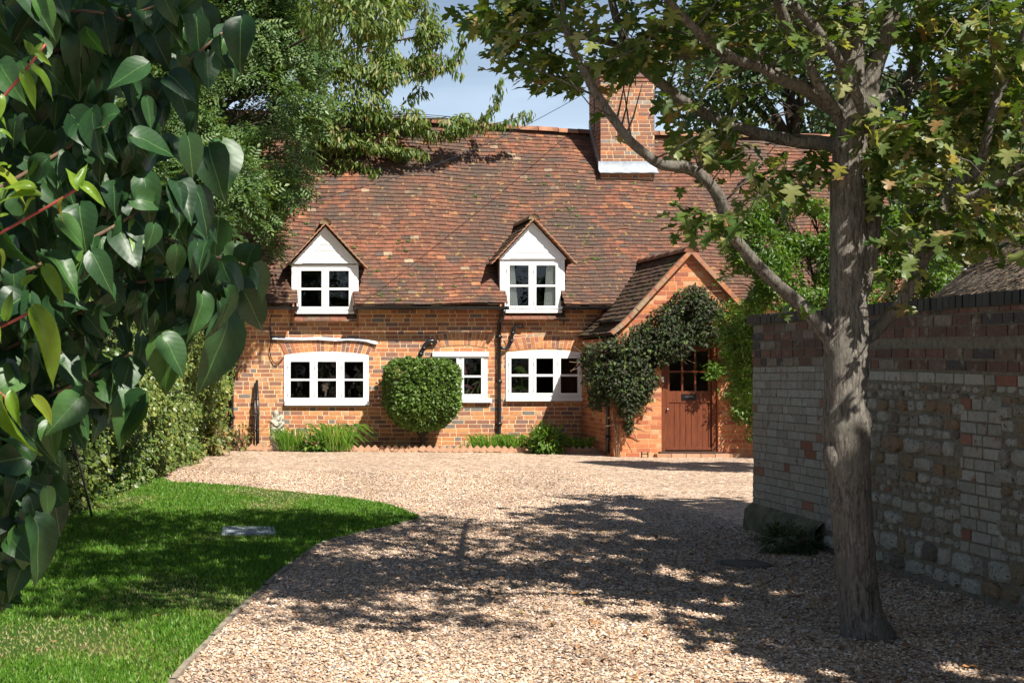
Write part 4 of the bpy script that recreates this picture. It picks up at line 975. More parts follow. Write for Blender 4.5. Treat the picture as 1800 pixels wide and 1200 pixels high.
for pts in ([(760,235),(800,228),(835,215),(862,195),(875,170),(880,140)], [(790,232),(840,222),(880,215),(905,208),(932,198)], [(700,140),(760,125),(790,110),(808,95),(810,60)], [(700,110),(740,100),(780,98),(808,132)], [(640,240),(700,262),(735,268),(745,270)],[(590,280),(640,290),(660,300),(650,310)],[(730,60),(760,40),(745,10)]):
    cv = [Vector(p) for p in catmull([tuple(at(x, y, 25.)) for x, y in pts], 6)]; g.tube(cv, [.012*(1-.7*i/len(cv)) for i in range(len(cv))], 4)
    for p in cv:
        for _ in range(7): P.append(np.array(p)+rng.normal(0, .05, 3))
g.build('twig', M['twig'], ct); P = np.array(P); foliage('leaves', P, rdir(len(P)), .145, T_LONG, M['cherry'], ct, droop=1.6, spread=.3)
# ---- ivy hedge
hd = thing('ivy_hedge', 'overgrown sunlit ivy hedge with pale flower heads along the left of the lawn', 'hedge', (-1.6, 16, 0))
bx = lambda Y: np.interp(Y, [3, 10, 12.5, 14.4, 17.7, 20, 23.0, 24.5], [-3.5, -2.1, -1.72, -1.36, -.98, -.72, -.38, -.15])
hh_ = lambda Y: np.interp(Y, [10, 14, 18, 21, 23, 24.5], [2.5, 2.7, 3.0, 3.4, 3.5, 3.3])
def ivy(n, dmin, dmax):
    Y = 8.5+15.3*rng.random(n)**.8; t = rng.random(n); H = hh_(Y); Z = t*H
    ln = np.array([mnoise.noise(Vector((a*1.1, b*1.4, 0.)))+.5*mnoise.noise(Vector((a*3.1, b*3.1, 5.))) for a, b in zip(Y, Z)])
    X = bx(Y)+.16*np.sin(t*pi)+.28*ln-rng.uniform(dmin, dmax, n)-.9*np.clip(t-.8, 0, 1)*1.2+np.where(Y > 20.5, .26*t, 0)
    return X, Y, Z, ln
X, Y, Z, ln = ivy(44000, 0, .22); n = len(X)
out = np.stack([np.full(n, .75), np.full(n, -.55), np.full(n, .25)], 1)
o = foliage('foliage', np.stack([X, Y, Z], 1), out, .066, T_LEAF, M['ivy'], hd, droop=.7, spread=.35, flat=.3, rnd=np.clip(.38+ln*.5+rng.normal(0, .2, n), 0, 1), wide=1.5)
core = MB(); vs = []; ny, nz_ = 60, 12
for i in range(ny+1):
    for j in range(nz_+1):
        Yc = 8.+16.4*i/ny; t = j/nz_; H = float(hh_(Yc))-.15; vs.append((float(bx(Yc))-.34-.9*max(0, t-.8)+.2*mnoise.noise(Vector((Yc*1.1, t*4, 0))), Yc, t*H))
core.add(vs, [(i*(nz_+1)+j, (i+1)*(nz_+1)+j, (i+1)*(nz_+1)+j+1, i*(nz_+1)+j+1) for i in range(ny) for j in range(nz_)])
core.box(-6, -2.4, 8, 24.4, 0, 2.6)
core.build('stems', simple('hedge_core', (.02,.025,.010), 1., 12, .5, 1., bd=.05), hd)  # added dark core behind the leaves: blocks light, stands for shade, not modelled stems
X, Y, Z, ln = ivy(3200, -.06, .02); n = len(X)    # flower heads
o = scatter('flower_head', np.stack([X, Y, Z], 1), frames(rdir(n), rdir(n)), rng.uniform(.009, .018, n), [(1,0,0),(0,1,0),(-1,0,0),(0,-1,0),(0,0,1),(0,0,-1)], [(0,1,4),(1,2,4),(2,3,4),(3,0,4),(1,0,5),(2,1,5),(3,2,5),(0,3,5)],
    palette('flower_buds', [(0, (.20,.23,.05)), (.5, (.26,.27,.07)), (.8, (.14,.19,.04))], ns=60), hd); tag(o, kind='stuff')
# leaves higher up joining hedge and ash
tree('elder_shrub', 'rough green shrub growing above the ivy hedge below the ash tree', (-1.8, 17.5, 0), px_blobs([(330,430,17.6,100,70),(250,480,17,100,90),(400,470,18.5,50,60),(180,350,17,100,110),(100,420,17,120,120),(120,250,17.5,130,110),(400,560,20,34,50)]), 9500, .10, T_LEAF, M['backleaf'], r0=.06, shell=.3, gap=.2, cat='shrub', wide=1.3)
# ---- clipped bay on a short trunk
t = thing('topiary_bush', 'dense clipped evergreen bush on a short trunk in front of the middle window', 'bush', (fu(742, 22.5), 22.5, 0))
c = at(741, 693, 22.5); g = MB(); g.tube([(c.x, 22.5, -.05), (c.x+.03, 22.5, .2), (c.x-.02, 22.5, .5)], [.06, .045, .05], 8, wob=.15)
for _ in range(14): g.tube([(c.x, 22.5, .22), (c.x+random.uniform(-.2,.2), 22.5+random.uniform(-.2,.2), .42), (c.x+random.uniform(-.4,.4), 22.5+random.uniform(-.35,.35), .75)], [.02,.014,.008], 5)
g.build('trunk', M['bark_dark'], t, True)
n = 17000; d = rdir(n)
# super-ellipsoid, narrower towards the base
e = 6.; q = (np.abs(d)**e).sum(1)**(-1/e); r = rng.uniform(.80, 1.03, n)**.5; lump = np.array([mnoise.noise(Vector(x*3))+.8*mnoise.noise(Vector(x*8)) for x in d])
P = d*q[:, None]*r[:, None]*(1+.07*lump[:, None]); tz = P[:, 2]
nar = np.where(tz < -.35, 1-.62*np.clip(-tz-.35, 0, 1)**1.1, 1); P = P*np.stack([nar*.60, nar*.55, np.full(n, .57)], 1)
P += np.array([c.x, c.y, c.z])
foliage('crown', P, d, .058, T_LEAF, M['box'], t, droop=.1, spread=.8, flat=.2, wide=1.3)
g = MB(); g.blob(c+Vector((0,0,.02)), (.50,.42,.46), 16); g.build('dark_core', simple('bush_core', (.02,.024,.01), 1.), t, True)  # solid near-black core standing in for shade inside the bush, no modelled twigs
# ---- climber on the porch
t = thing('porch_climber', 'dark purplish-green climber arching over the porch front and door', 'climbing plant', (fu(1090, YP), YP-.15, 0))
cb = px_blobs([(1215,545,YP-.14,48,40),(1180,570,YP-.14,42,38),(1240,580,YP-.16,36,32),(1140,600,YP-.15,42,36),(1105,625,YP-.15,46,42),(1070,620,YP-.15,36,28),(1060,660,YP+.0,36,40),(1100,680,YP-.15,44,40),(1130,660,YP-.15,30,28),(1050,690,YP+.1,20,34),(1195,600,YP-.16,42,24),(1105,715,YP-.15,22,24),(1225,515,YP-.12,22,14),(1150,640,YP-.15,22,14),(1250,545,YP-.12,26,26),(1105,745,YP-.12,6,20),(1042,640,YP+.3,18,30),(1125,622,YP-.16,34,26),(1160,590,YP-.16,36,34),(1135,690,YP-.13,16,20),(1085,655,YP-.16,36,36),(1030,625,YP+.4,14,22),(1180,620,YP-.16,26,14)])
cb = [(b[0], b[1], b[2], (b[3][0], min(b[3][1], .30), b[3][2])) for b in cb]
P, d = blobs_pts(cb, 21000, .3, .3, 4.); P[:, 1] = np.minimum(P[:, 1], np.where(P[:, 0] > PX0, YP-.03, 99))
foliage('foliage', P, d, .065, T_LEAF, M['climber'], t, droop=.35, spread=.6, flat=.4)
g = MB()
for k_ in range(4):
    x = PX0+.03+k_*.02; g.tube([(x, YP-.05, 0), (x+random.uniform(-.1,.1), YP-.06, .6), (x+random.uniform(-.15,.25), YP-.07, 1.2), (x+random.uniform(-.1,.7), YP-.1, 1.8)], .008, 5)
for b in cb:
    for _ in range(5): g.tube([Vector(b[:3]), Vector(b[:3])+Vector((random.uniform(-.4,.4), 0, random.uniform(-.35,.2)))], .005, 4)
g.build('stems', M['twig'], t)
# ---- green climber right of the door
t = thing('door_climber', 'bright green climber on the brick right of the front door', 'climbing plant', (fu(1310, YP), YP-.15, 0))
cb = px_blobs([(1300,600,YP-.2,34,44),(1300,660,YP-.2,30,30),(1262,645,YP-.2,22,14),(1305,720,YP-.2,22,28),(1250,660,YP-.2,14,8),(1285,690,YP-.15,20,14),(1300,560,YP-.2,36,40),(1318,760,YP-.15,10,16),(1280,620,YP-.2,26,20),(1325,690,YP-.2,26,60)])
P, d = blobs_pts(cb, 6500, .2, .15, 4.); P[:, 1] = np.minimum(P[:, 1], YP-.03)
foliage('foliage', P, d, .06, T_LEAF, M['bright'], t, droop=.4, spread=.6, flat=.4)
g = MB()
for _ in range(26): p = at(random.uniform(1275,1325), random.uniform(640,790), YP-.03); g.tube([p, p+Vector((random.uniform(-.2,.2), -.03, random.uniform(-.2,.35)))], .005, 4)
g.build('stems', M['twig'], t)
# ---- big bright shrub behind the wall
tree('jasmine_shrub', 'large feathery bright green shrub behind the garden wall and left of the trunk', (8.0, 17.6, 0), px_blobs([(1340,430,17.5,60,60),(1400,400,17.5,60,45),(1450,440,17.3,60,60),(1380,500,17.2,70,60),(1310,500,17.5,45,60),(1300,580,18.5,40,60),(1520,450,17.4,60,60),(1580,440,17.4,60,60),(1600,510,17,70,50),(1480,520,17,70,50),(1430,370,17.5,30,20),(1300,430,17.6,34,34),(1640,480,17,40,50),(1310,660,18.6,30,60),(1350,380,17.5,40,34),(1560,400,17.4,50,40),(1620,440,17,50,50)]), 40000, .075, T_LONG, M['bright'], r0=.05, shell=.25, gap=.10, gs=2.2, cat='shrub', nb=16, droop=.1, spread=.9, flat=.3, wide=1.1)
# ---- orchard tree with little apples
t = tree('apple_tree', 'apple tree with yellowing leaves and small fruit behind the wall at right', (12, 18.6, 0), px_blobs([(1700,330,18.5,70,60),(1760,290,18.5,80,60),(1690,410,18.3,50,40),(1640,370,18.5,50,50),(1760,390,18.2,60,44),(1660,460,18.2,36,40),(1720,230,19,90,60),(1620,300,19,50,50),(1820,340,18.5,70,80)]), 9000, .095, T_LEAF, M['yellowg'], r0=.08, shell=.2, gap=.12, gs=2.)
AP = simple('apple_skin', (.55,.28,.12), .4)
for (x, y) in ((1728,358),(1736,345),(1650,345),(1700,455),(1712,470),(1745,372),(1690,385),(1765,350),(1670,430)): fr = MB(); p = at(x, y, 17.9); fr.lathe(p, [(.004,-.034),(.022,-.036),(.036,-.015),(.038,.008),(.026,.03),(.008,.024)], 12); fr.build('apple', AP, t, True)
# ---- dark trees behind the cottage
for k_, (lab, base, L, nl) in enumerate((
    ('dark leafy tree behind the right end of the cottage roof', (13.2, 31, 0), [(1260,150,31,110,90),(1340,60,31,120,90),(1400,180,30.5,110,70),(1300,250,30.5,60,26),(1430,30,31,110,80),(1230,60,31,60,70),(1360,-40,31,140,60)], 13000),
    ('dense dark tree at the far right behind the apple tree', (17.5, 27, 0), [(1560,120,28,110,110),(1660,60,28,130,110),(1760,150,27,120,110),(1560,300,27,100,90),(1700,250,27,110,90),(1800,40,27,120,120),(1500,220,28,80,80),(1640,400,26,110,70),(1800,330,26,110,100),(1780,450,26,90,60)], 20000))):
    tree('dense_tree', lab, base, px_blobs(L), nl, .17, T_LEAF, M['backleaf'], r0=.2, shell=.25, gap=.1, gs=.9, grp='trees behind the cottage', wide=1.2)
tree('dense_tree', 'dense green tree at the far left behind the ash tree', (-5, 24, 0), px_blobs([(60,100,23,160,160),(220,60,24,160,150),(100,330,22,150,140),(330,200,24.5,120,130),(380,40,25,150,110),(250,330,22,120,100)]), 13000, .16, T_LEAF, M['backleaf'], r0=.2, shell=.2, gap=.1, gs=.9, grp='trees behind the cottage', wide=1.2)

# ---- bed plants
def tuft(lab, px, py, Y, n, h, spr, mat, name='strap_leaf_plant', lean=.6):
    c = Vector((fu(px, Y), Y, .02)); g = MB()
    for _ in range(n):
        a_ = random.uniform(0, 2*pi); l_ = h*random.uniform(.3, 1.2); o_ = Vector((cos(a_), sin(a_)*.6, 0)); b_ = c+o_*spr*.42*random.random()**.5
        e_ = lean*random.uniform(.1, 2.1)
        strap_leaf(g, [b_, b_+Vector((0,0,l_*.5))+o_*l_*.18*e_, b_+Vector((0,0,l_*.85))+o_*l_*.45*e_, b_+Vector((0,0,l_*(.95-.45*e_)))+o_*l_*.95*e_], .013)
    tag(g.build(name, mat, None, True, tuple(c)), lab, 'plant')
tuft('tall grassy plant beside the stone statue', 512, 785, 22.55, 150, .38, .5, M['blade'])
tuft('large grassy clump below the right end of the left window', 592, 785, 22.5, 300, .46, .6, M['blade'])
tuft('long low strap-leaved clump left of the black downpipe', 862, 785, 22.5, 220, .28, .8, M['blade'])
tuft('strap-leaved clump just right of the black downpipe', 905, 788, 22.45, 220, .28, .7, M['blade'])
tuft('small bright green tuft by the porch corner', 1020, 795, 22.3, 110, .26, .4, M['blade'])
tuft('tiny wisp of grass left of the strap-leaved clump', 818, 788, 22.5, 12, .18, .3, M['blade'])
def leafy(lab, px, Y, r, n, mat, size, tpl=T_LEAF, name='leafy_plant'):
    c = Vector((fu(px, Y), Y, 0)); t = thing(name, lab, 'plant', tuple(c))
    P, d = blobs_pts([(c.x, c.y, r[1]*.9, (r[0], r[0]*.7, r[1]))], n, .3); P[:, 2] = np.maximum(P[:, 2], .03)
    foliage('foliage', P, d, size, tpl, mat, t, droop=.1, spread=.9, flat=.7)
    g = MB()
    for _ in range(10): g.tube([c, c+Vector((random.uniform(-.8,.8)*r[0], random.uniform(-.3,.3)*r[0], r[1]*random.uniform(.8,1.6)))], .006, 4)
    g.build('stems', M['twig'], t)
leafy('low leafy green plant between the two grassy clumps', 551, 22.5, (.24,.14), 320, M['bright'], .10)
leafy('broad-leaved light green plant at the edge of the gravel', 962, 22.0, (.32,.22), 420, M['bright'], .15, T_LONG)
leafy('upright leafy shoot left of the broad-leaved plant', 948, 22.2, (.14,.27), 120, M['bright'], .10)
leafy('weedy dark-leaved plant around the clay pipe collar', 402, 22.7, (.2,.18), 130, M['climber'], .09)
leafy('pale green weed by the foot of the downpipe', 425, 22.7, (.17,.25), 110, M['yellowg'], .08)
leafy('small dark fern at the foot of the garden wall plinth', 1385, 10.4, (.22,.10), 260, M['backleaf'], .10, T_PIN, 'fern')
leafy('yellowing bramble spilling from the end of the hedge', 375, 21.5, (.35,.35), 330, M['yellowg'], .10, T_LEAF, 'bramble')
# stake in front of the hedge
g = MB(); a, b = gnd(163, 912), at(118, 740, 12.2); g.tube([a, a.lerp(b, .5)+Vector((.01,0,0)), b, b+(b-a)*.6], .012, 7); p = at(133, 797, 12.4); g.blob(p, (.03,.03,.045), 8, jit=.15)
tag(g.build('garden_stake', simple('stake_metal', (.16,.13,.11), .6, 20, .4), None, True, tuple(a)), 'thin leaning metal stake stuck in the lawn before the hedge', 'stake')
# fallen leaves
n = 1500; pr_ = []
xx = np.concatenate([rng.normal(-.75, .35, 420), rng.uniform(1.5, 4.6, 800), rng.uniform(-1.5, 4, 280)]); yy = np.concatenate([rng.normal(19, 1.3, 420), rng.uniform(5.5, 12, 800), rng.uniform(6, 21, 280)])
D = np.stack([rng.normal(size=n), rng.normal(size=n), rng.normal(0,.2,n)], 1); Nn = np.stack([rng.normal(0,.35,n), rng.normal(0,.35,n), np.ones(n)], 1)
o = scatter('fallen_leaves', np.stack([xx, yy, np.full(n, .025)], 1), frames(D, Nn), rng.uniform(.025, .06, n), T_LEAF[0], T_LEAF[1], palette('dead_leaf', [(0, (.22,.11,.05)), (.4, (.34,.16,.06)), (.7, (.16,.09,.05)), (.9, (.36,.27,.08))], ns=40))
tag(o, 'scattered dry brown fallen leaves on the gravel and lawn', 'leaves', kind='stuff')
# overhead wire
g = MB(); a = Vector((cx0-.06, YC+.25, fz(150, YC))); b = at(520, 360, 19.0)
pts = [a.lerp(b, t)-Vector((0, 0, .25*sin(pi*t))) for t in np.linspace(0, 1, 14)]; g.tube(pts, .006, 5)
tag(g.build('overhead_wire', M['black'], None, False, tuple(a)), 'thin overhead wire running from the chimney down to the left', 'wire')

# ------------------------------------------------------------------ maple by the wall
TY = 7.19; sP = TY/F
mt = thing('maple_tree', 'leaning grey-barked maple tree beside the garden wall, lobed leaves overhead', 'tree', tuple(gnd(1520, 1120)))
def limb(mb, pts, n=12, wob=.05, sub=4):  # pts: (px,py,rpx[,dY])
    A = [tuple(at(p[0], p[1], TY+(p[3] if len(p) > 3 else 0)))+(p[2]*(TY+(p[3] if len(p) > 3 else 0))/F,) for p in pts]
    C = catmull(A, sub); V = [Vector(c[:3]) for c in C]; mb.tube(V, [max(c[3], .003) for c in C], n, wob=wob); return V, [c[3] for c in C]
g = MB(); LB = []
TR = limb(g, [(1532,1150,62),(1524,1118,46),(1515,1080,36),(1508,1030,33),(1501,950,33),(1494,860,34),(1489,780,38),(1487,745,39),(1486,700,34),(1487,640,36),(1488,600,36),(1490,540,32),(1490,450,29),(1492,330,30),(1495,260,28),(1497,200,22),(1497,100,20),(1500,0,18),(1505,-200,15),(1500,-450,12),(1490,-700,6)], 22, .03, 6)
for k_ in range(0):
    a_ = k_*.9+.3; c0 = gnd(1521, 1122); dv = Vector((cos(a_), sin(a_), 0)); g.tube([c0+dv*.05+Vector((0,0,.32)), c0+dv*.11+Vector((0,0,.12)), c0+dv*.20+Vector((0,0,.02)), c0+dv*.34-Vector((0,0,.05))], [.035, .045, .035, .012], 8, wob=.1)
for (x, y, rx_, rz_) in ((1503,742,30,30),(1468,600,20,34),(1472,800,24,40),(1480,255,18,20),(1482,885,24,26),(1500,650,26,40),(1492,520,26,50),(1506,820,22,34)): p = at(x, y, TY-.015); g.blob(p, (rx_*sP, rx_*sP*.85, rz_*sP), 14, jit=.05)
limbs = [
 [(1500,540,16),(1517,490,18),(1530,400,17),(1538,320,15),(1556,260,13),(1580,200,12,.1),(1597,150,11,.2),(1617,80,11,.3),(1630,0,10,.4),(1650,-150,8,.6),(1680,-350,5,.9)],
 [(1500,270,14),(1518,200,16),(1540,110,16),(1562,40,15),(1580,-20,14),(1620,-200,10,-.3),(1650,-420,5,-.5)],
 [(1470,610,16),(1440,570,14),(1400,530,12),(1345,480,11,-.1),(1300,430,10,-.2),(1277,390,10,-.2),(1265,350,11,-.25),(1240,315,10,-.3),(1205,294,11,-.3),(1160,288,9,-.4),(1110,250,8,-.5),(1075,205,8,-.5),(1045,160,8,-.5),(1018,110,6,-.5),(1000,70,6,-.5),(990,20,4,-.5),(985,-60,3,-.5)],
 [(1495,215,12),(1440,180,9),(1380,135,9,.1),(1300,110,8,.2),(1215,97,8,.3),(1130,92,7,.4),(1060,72,6,.4),(1000,57,5,.4),(940,40,4,.4),(880,15,2,.4)],
 [(1490,210,10),(1433,163,11,-.1),(1380,143,10,-.2),(1333,117,9,-.3),(1290,103,9,-.4),(1243,70,8,-.5),(1200,30,7,-.6),(1160,-20,6,-.7),(1100,-110,4,-.8)],
 [(1520,262,12),(1483,222,11),(1463,187,9,-.1),(1440,150,9,-.2),(1413,100,9,-.2),(1387,53,9,-.3),(1367,0,9,-.4),(1340,-100,7,-.6),(1290,-260,4,-.8)],
 [(1533,245,10),(1520,200,10,-.1),(1493,143,9,-.2),(1467,97,9,-.3),(1427,43,9,-.4),(1387,0,8,-.5),(1320,-90,6,-.8),(1240,-200,4,-1.)],
 [(1480,258,15),(1440,252,14,.1),(1380,245,12,.1),(1300,225,10,.2),(1240,200,10,.3),(1200,177,10,.3),(1150,137,9,.3),(1120,107,9,.3),(1097,67,8,.3),(1080,20,7,.3),(1065,-50,5,.3)],
 [(1471,648,12),(1500,612,12),(1546,575,11),(1583,533,11,-.1),(1600,500,10,-.1),(1629,446,10,-.2),(1650,412,9,-.3),(1667,333,9,-.3),(1717,300,9,-.3),(1740,220,8,-.4),(1757,160,7,-.4),(1790,90,6,-.5),(1820,0,5,-.6)],
 [(1520,190,9),(1555,170,9),(1580,158,8,.2),(1640,150,7,.3),(1730,165,6,.4),(1790,150,5,.4),(1840,110,4,.4)],
 [(1667,330,8,-.3),(1700,345,7,-.4),(1760,320,6,-.5),(1820,290,4,-.6)],
 [(1490,-60,12),(1440,-200,10,-.6),(1350,-330,8,-1.1),(1250,-450,5,-1.5)],
 [(1500,-150,12),(1560,-300,9,.8),(1640,-450,6,1.4)],
 [(1495,-60,11),(1380,-150,9,.8),(1240,-250,7,1.3),(1100,-300,4,1.7)],
 [(1500,-60,11),(1620,-140,9,-.5),(1760,-240,6,-.9)],
]
for L in limbs: LB.append(limb(g, L, 10, .06, 4))
tw = []; sites = []
for li, (V, R_) in enumerate(LB):
    k = len(V)
    for i in range(int(k*.25), k):
        for _ in range(2 if li not in (11, 12, 13, 14) else 4):
            if random.random() < (.62 if li < 11 else .35): continue
            p = V[i]; tdir = (V[min(i+1, k-1)]-V[i-1]).normalized(); d = Vector(rdir(1)[0]); d = (d-tdir*d.dot(tdir)*.6+tdir*.35); d.z = d.z*.6+.05; d.normalize()
            Lg = random.uniform(.25, .7)*(1 if li < 11 else 1.5); q = p+d*Lg; m_ = (p+q)/2+Vector((0,0,.05*random.uniform(-1,1)))
            tw.append((p, m_, q))
            for s_ in range(random.randint(4, 7)):
                t_ = random.uniform(.35, 1.05); c = p.lerp(q, t_)+Vector(rdir(1)[0])*.09*random.uniform(.4,1.3); sites.append(c)
for _ in range(150):   # extra sprays hanging at right
    pass
low = ([800,830,880,930,1000,1060,1120,1180,1210,1260,1300,1350,1420,1480,1540,1600,1680,1740,1800,1900], [20,60,120,150,185,175,190,260,330,330,330,345,350,330,400,420,440,440,400,380])
S_ = np.array([list(s) for s in sites]); px, py = proj(S_)
lim = np.interp(px, *low); keep = (py < lim-6+rng.normal(0, 8, len(px))) & (px > 805) & (S_[:, 1] > 4.2)
extra = (px > 1190) & (px < 1290) & (py > 340) & (py < 430) | (px > 1540) & (py < 470)
keep = (keep | extra) & ~((px > 1030) & (px < 1180) & (py > 120) & (py < 300) & (rng.random(len(px)) < .72)) & ~((px > 1452) & (px < 1530) & (py > 210) & (S_[:, 1] < TY) & (rng.random(len(px)) < .85))
keep &= ~((px > 1180) & (px < 1460) & (py > 120) & (py < 330) & (rng.random(len(px)) < .45))
keep |= (py < -30) & (S_[:, 1] > 3.2)
S_ = S_[keep]
for (p, m_, q) in tw:
    a, b = proj(np.array([list(q)])); 
    if b[0] < np.interp(a[0], *low)+20: g.tube([p, m_, q], [.006, .004, .002], 4)
g.build('trunk', M['bark'], mt, True)
# leaves filling the crown above the frame, thinner outwards (it shades the drive)
cp_ = [(1.9,3.6,6.3,(.9,.6,.5)),(2.9,5.6,6.6,(1.2,1.1,.6)),(.4,7.2,7.0,(1.3,1.5,.6)),(2.2,3.9,5.9,(.8,.6,.6)),(1.4,6.4,6.6,(1.3,1.4,.6)),(3.3,3.9,5.4,(1.,.6,.6)),(2.8,4.6,5.6,(1.1,.9,.7)),(1.7,4.9,6.1,(1.1,.9,.7)),(1.2,8.2,6.6,(1.3,1.2,.7)),(1.9,5.6,6.0,(1.3,1.4,.8)),(.9,6.6,6.6,(1.3,1.5,.8)),(1.6,7.6,6.2,(1.4,1.3,.9)),(2.6,5.4,5.4,(1.1,1.0,.8)),(.2,7.6,6.9,(.9,1.2,.7)),(3.1,8.2,5.3,(1.8,1.2,1.0)),(2.3,7.2,4.7,(1.3,1.5,.8)),(4.3,7.6,4.6,(1.4,1.6,.9)),(3.0,8.6,5.0,(1.5,1.2,1.0)),(3.4,7.4,6.4,(1.2,1.3,.8))]
P2, d2 = blobs_pts(cp_, 27000, .15, .04, 1.6); px, py = proj(P2); P2 = P2[(py < -25)]
# hanging clusters traced over the frame
cl = []
for (x, y, r, n_, dy) in ((900,60,60,90,0),(960,120,50,70,0),(860,30,40,40,0),(940,30,60,90,0),(1010,150,35,26,0),(1080,110,40,45,0),(1130,110,26,20,0),(1075,140,30,30,0),(1230,240,60,70,.2),(1290,270,60,55,.2),(1340,330,40,26,.2),(1400,320,50,40,.1),(1440,300,40,30,.1),(1180,60,60,90,0),(1260,30,80,150,.2),(1330,60,70,90,.4),(1590,250,60,80,-.3),(1640,230,60,90,-.2),(1700,180,70,110,0),(1760,120,70,120,-.4),(1760,240,60,100,-.3),(1700,60,90,140,0),(1600,60,60,60,.2),(1780,330,50,60,-.3),(1720,400,50,55,-.3),(1640,380,50,50,-.2),(1770,430,40,30,-.3),(1600,480,22,10,-.2),(1580,540,10,4,-.1),(1230,390,32,28,-.3),(1270,410,26,16,-.3),(1180,190,30,16,0),(1110,230,14,7,-.3),(1050,200,14,5,-.3),(1560,330,40,40,-.2),(1440,60,60,60,.3),(1500,30,60,45,-.3),(1395,545,12,5,-.1)):
    c = at(x, y, TY+dy); m_ = rng.normal(0, .55, (int(n_*1.15), 3))*np.array([r*sP, .28, r*sP*.75]); cl.append(np.array(c)+m_)
P3 = np.concatenate(cl)
P = np.concatenate([S_, P2, P3]); n = len(P)
px, py = proj(P); hide = (px > 1462) & (px < 1522) & (py > 350) & (P[:, 1] < TY+.1); P = P[~hide]; px, py = proj(P); hide = ((px > 1025) & (px < 1165) & (py > 130) & (py < 310) & (rng.random(len(P)) < .72)) | ((px > 860) & (px < 1035) & (py > 165)) | ((px > 1180) & (px < 1470) & (py > 60) & (py < 250) & (rng.random(len(P)) < .35)); P = P[~hide]; n = len(P)
o_ = P-np.array([3.44, TY, 3.6]); o_ /= np.linalg.norm(o_, axis=1, keepdims=True)
D = o_*np.array([.6,.6,.1])+rdir(n)*.7+np.array([0,0,-.35]); Nn = np.array([0.05,-.25,1.])+rdir(n)*.55
rn = np.clip(rng.beta(1.6, 2.2, n)+.12*(P[:, 2] < 3.4), 0, 1)
scatter('crown', P, frames(D, Nn), np.stack([rng.uniform(.06, .108, n)]*3, 1), T_MAPLE[0], T_MAPLE[1], M['maple'], mt, rn)
print('maple leaves', n)

# ---- neighbouring trees out of frame, whose shade falls over the drive and wall
def shade_tree(name, lab, base, blobs, n, size=.16):
    return tree(name, lab, base, blobs, n, size, T_LEAF, M['backleaf'], r0=.16, shell=.1, gap=.12, gs=1.1, wide=1.3)
shade_tree('garden_tree', 'leafy tree beyond the wall to the right of the camera', (6.6, 3.2, 0), [(6.2,3.0,4.6,(1.5,1.9,1.3)),(5.6,4.0,5.2,(1.2,1.3,1.0)),(6.8,5.0,4.6,(1.4,1.4,1.2)),(5.4,2.6,4.4,(1.0,1.0,.9)),(5.9,6.4,5.0,(1.3,1.4,1.0)),(6.6,8.2,5.3,(1.4,1.5,.8)),(6.9,9.6,5.8,(1.4,1.2,.8)),(5.0,1.6,4.9,(.9,.9,.7)),(6.3,1.8,4.8,(1.2,.9,.9)),(7.9,9.0,5.7,(1.3,1.6,.8)),(7.6,7.2,5.3,(1.1,1.4,.8)),(6.2,8.6,5.9,(1.,1.3,.7)),(5.4,3.5,4.5,(.9,.8,.6))], 17000, .23)
shade_tree('garden_tree', 'leafy tree leaning over the camera from the right', (2.6, -.6, 0), [(.5,.95,4.6,(1.2,.5,.4)),(-.4,1.1,4.7,(.8,.45,.35)),(1.3,.3,4.8,(.9,.6,.5)),(2.2,-.3,4.9,(1.0,.9,.7))], 2600, .13)

# ------------------------------------------------------------------ foreground lilac
li = thing('lilac_bush', 'dark green heart-leaved lilac bush close at the left edge', 'bush', (-1.6, 2.3, 0))
LYY = 2.25
xm = ([-60,0,50,100,150,200,250,300,350,400,450,500,560,600,650,700,760,850,900,950,1000,1060,1080], [430,430,440,425,415,330,400,410,370,370,440,478,462,410,395,255,195,130,122,105,60,40,0])
brs = [[(-150,560),(0,500),(120,440),(215,390),(300,330),(372,255)],[(-150,400),(0,330),(120,260),(250,180),(340,100),(425,30)],[(-150,700),(0,620),(120,560),(230,500),(330,490),(420,487)],[(-150,650),(20,560),(150,470),(260,415),(335,440),(430,465)],
 [(-150,900),(-20,760),(80,700),(180,650),(230,620)],[(-150,1000),(-30,900),(40,850),(90,790)],[(-150,250),(0,160),(100,90),(200,40),(330,-10)],[(-100,800),(60,740),(120,700),(200,690)],[(-150,520),(0,430),(100,360),(200,330)],[(-150,150),(0,50),(150,20),(280,60)],[(-150,1050),(-40,960),(20,900)]]
g = MB(); LP = []; LD = []; LS = []
def addleaf(x, y, tx, ty, Y, wz=1.):
    a = np.array(at(x, y, Y)); b = np.array(at(tx, ty, Y-random.uniform(-.03, .05))); LP.append(a); LD.append(b-a); LS.append(np.linalg.norm(b-a)*1.04)
for B_ in brs:
    dy = random.uniform(-.15, .25); cv = [Vector(p) for p in catmull([tuple(at(x, y, LYY+dy+random.uniform(-.04,.04))) for x, y in B_], 6)]; k = len(cv)
    g.tube(cv, [.0042*(1-.7*i/k)+.001 for i in range(k)], 6)
    for i in range(3, k, 2):
        for s_ in (-1, 1):
            p = cv[i]; X_, Y_ = proj(np.array([list(p)])); a_ = random.uniform(-.5, .5)+s_*.35; L = random.uniform(52, 84)
            tx, ty = X_[0]+sin(a_)*L, Y_[0]+cos(a_)*L
            if tx > np.interp(ty, *xm)+6 or tx-30 > np.interp(ty, *xm): continue
            addleaf(X_[0]+s_*8, Y_[0]+6, tx, ty, p.y)
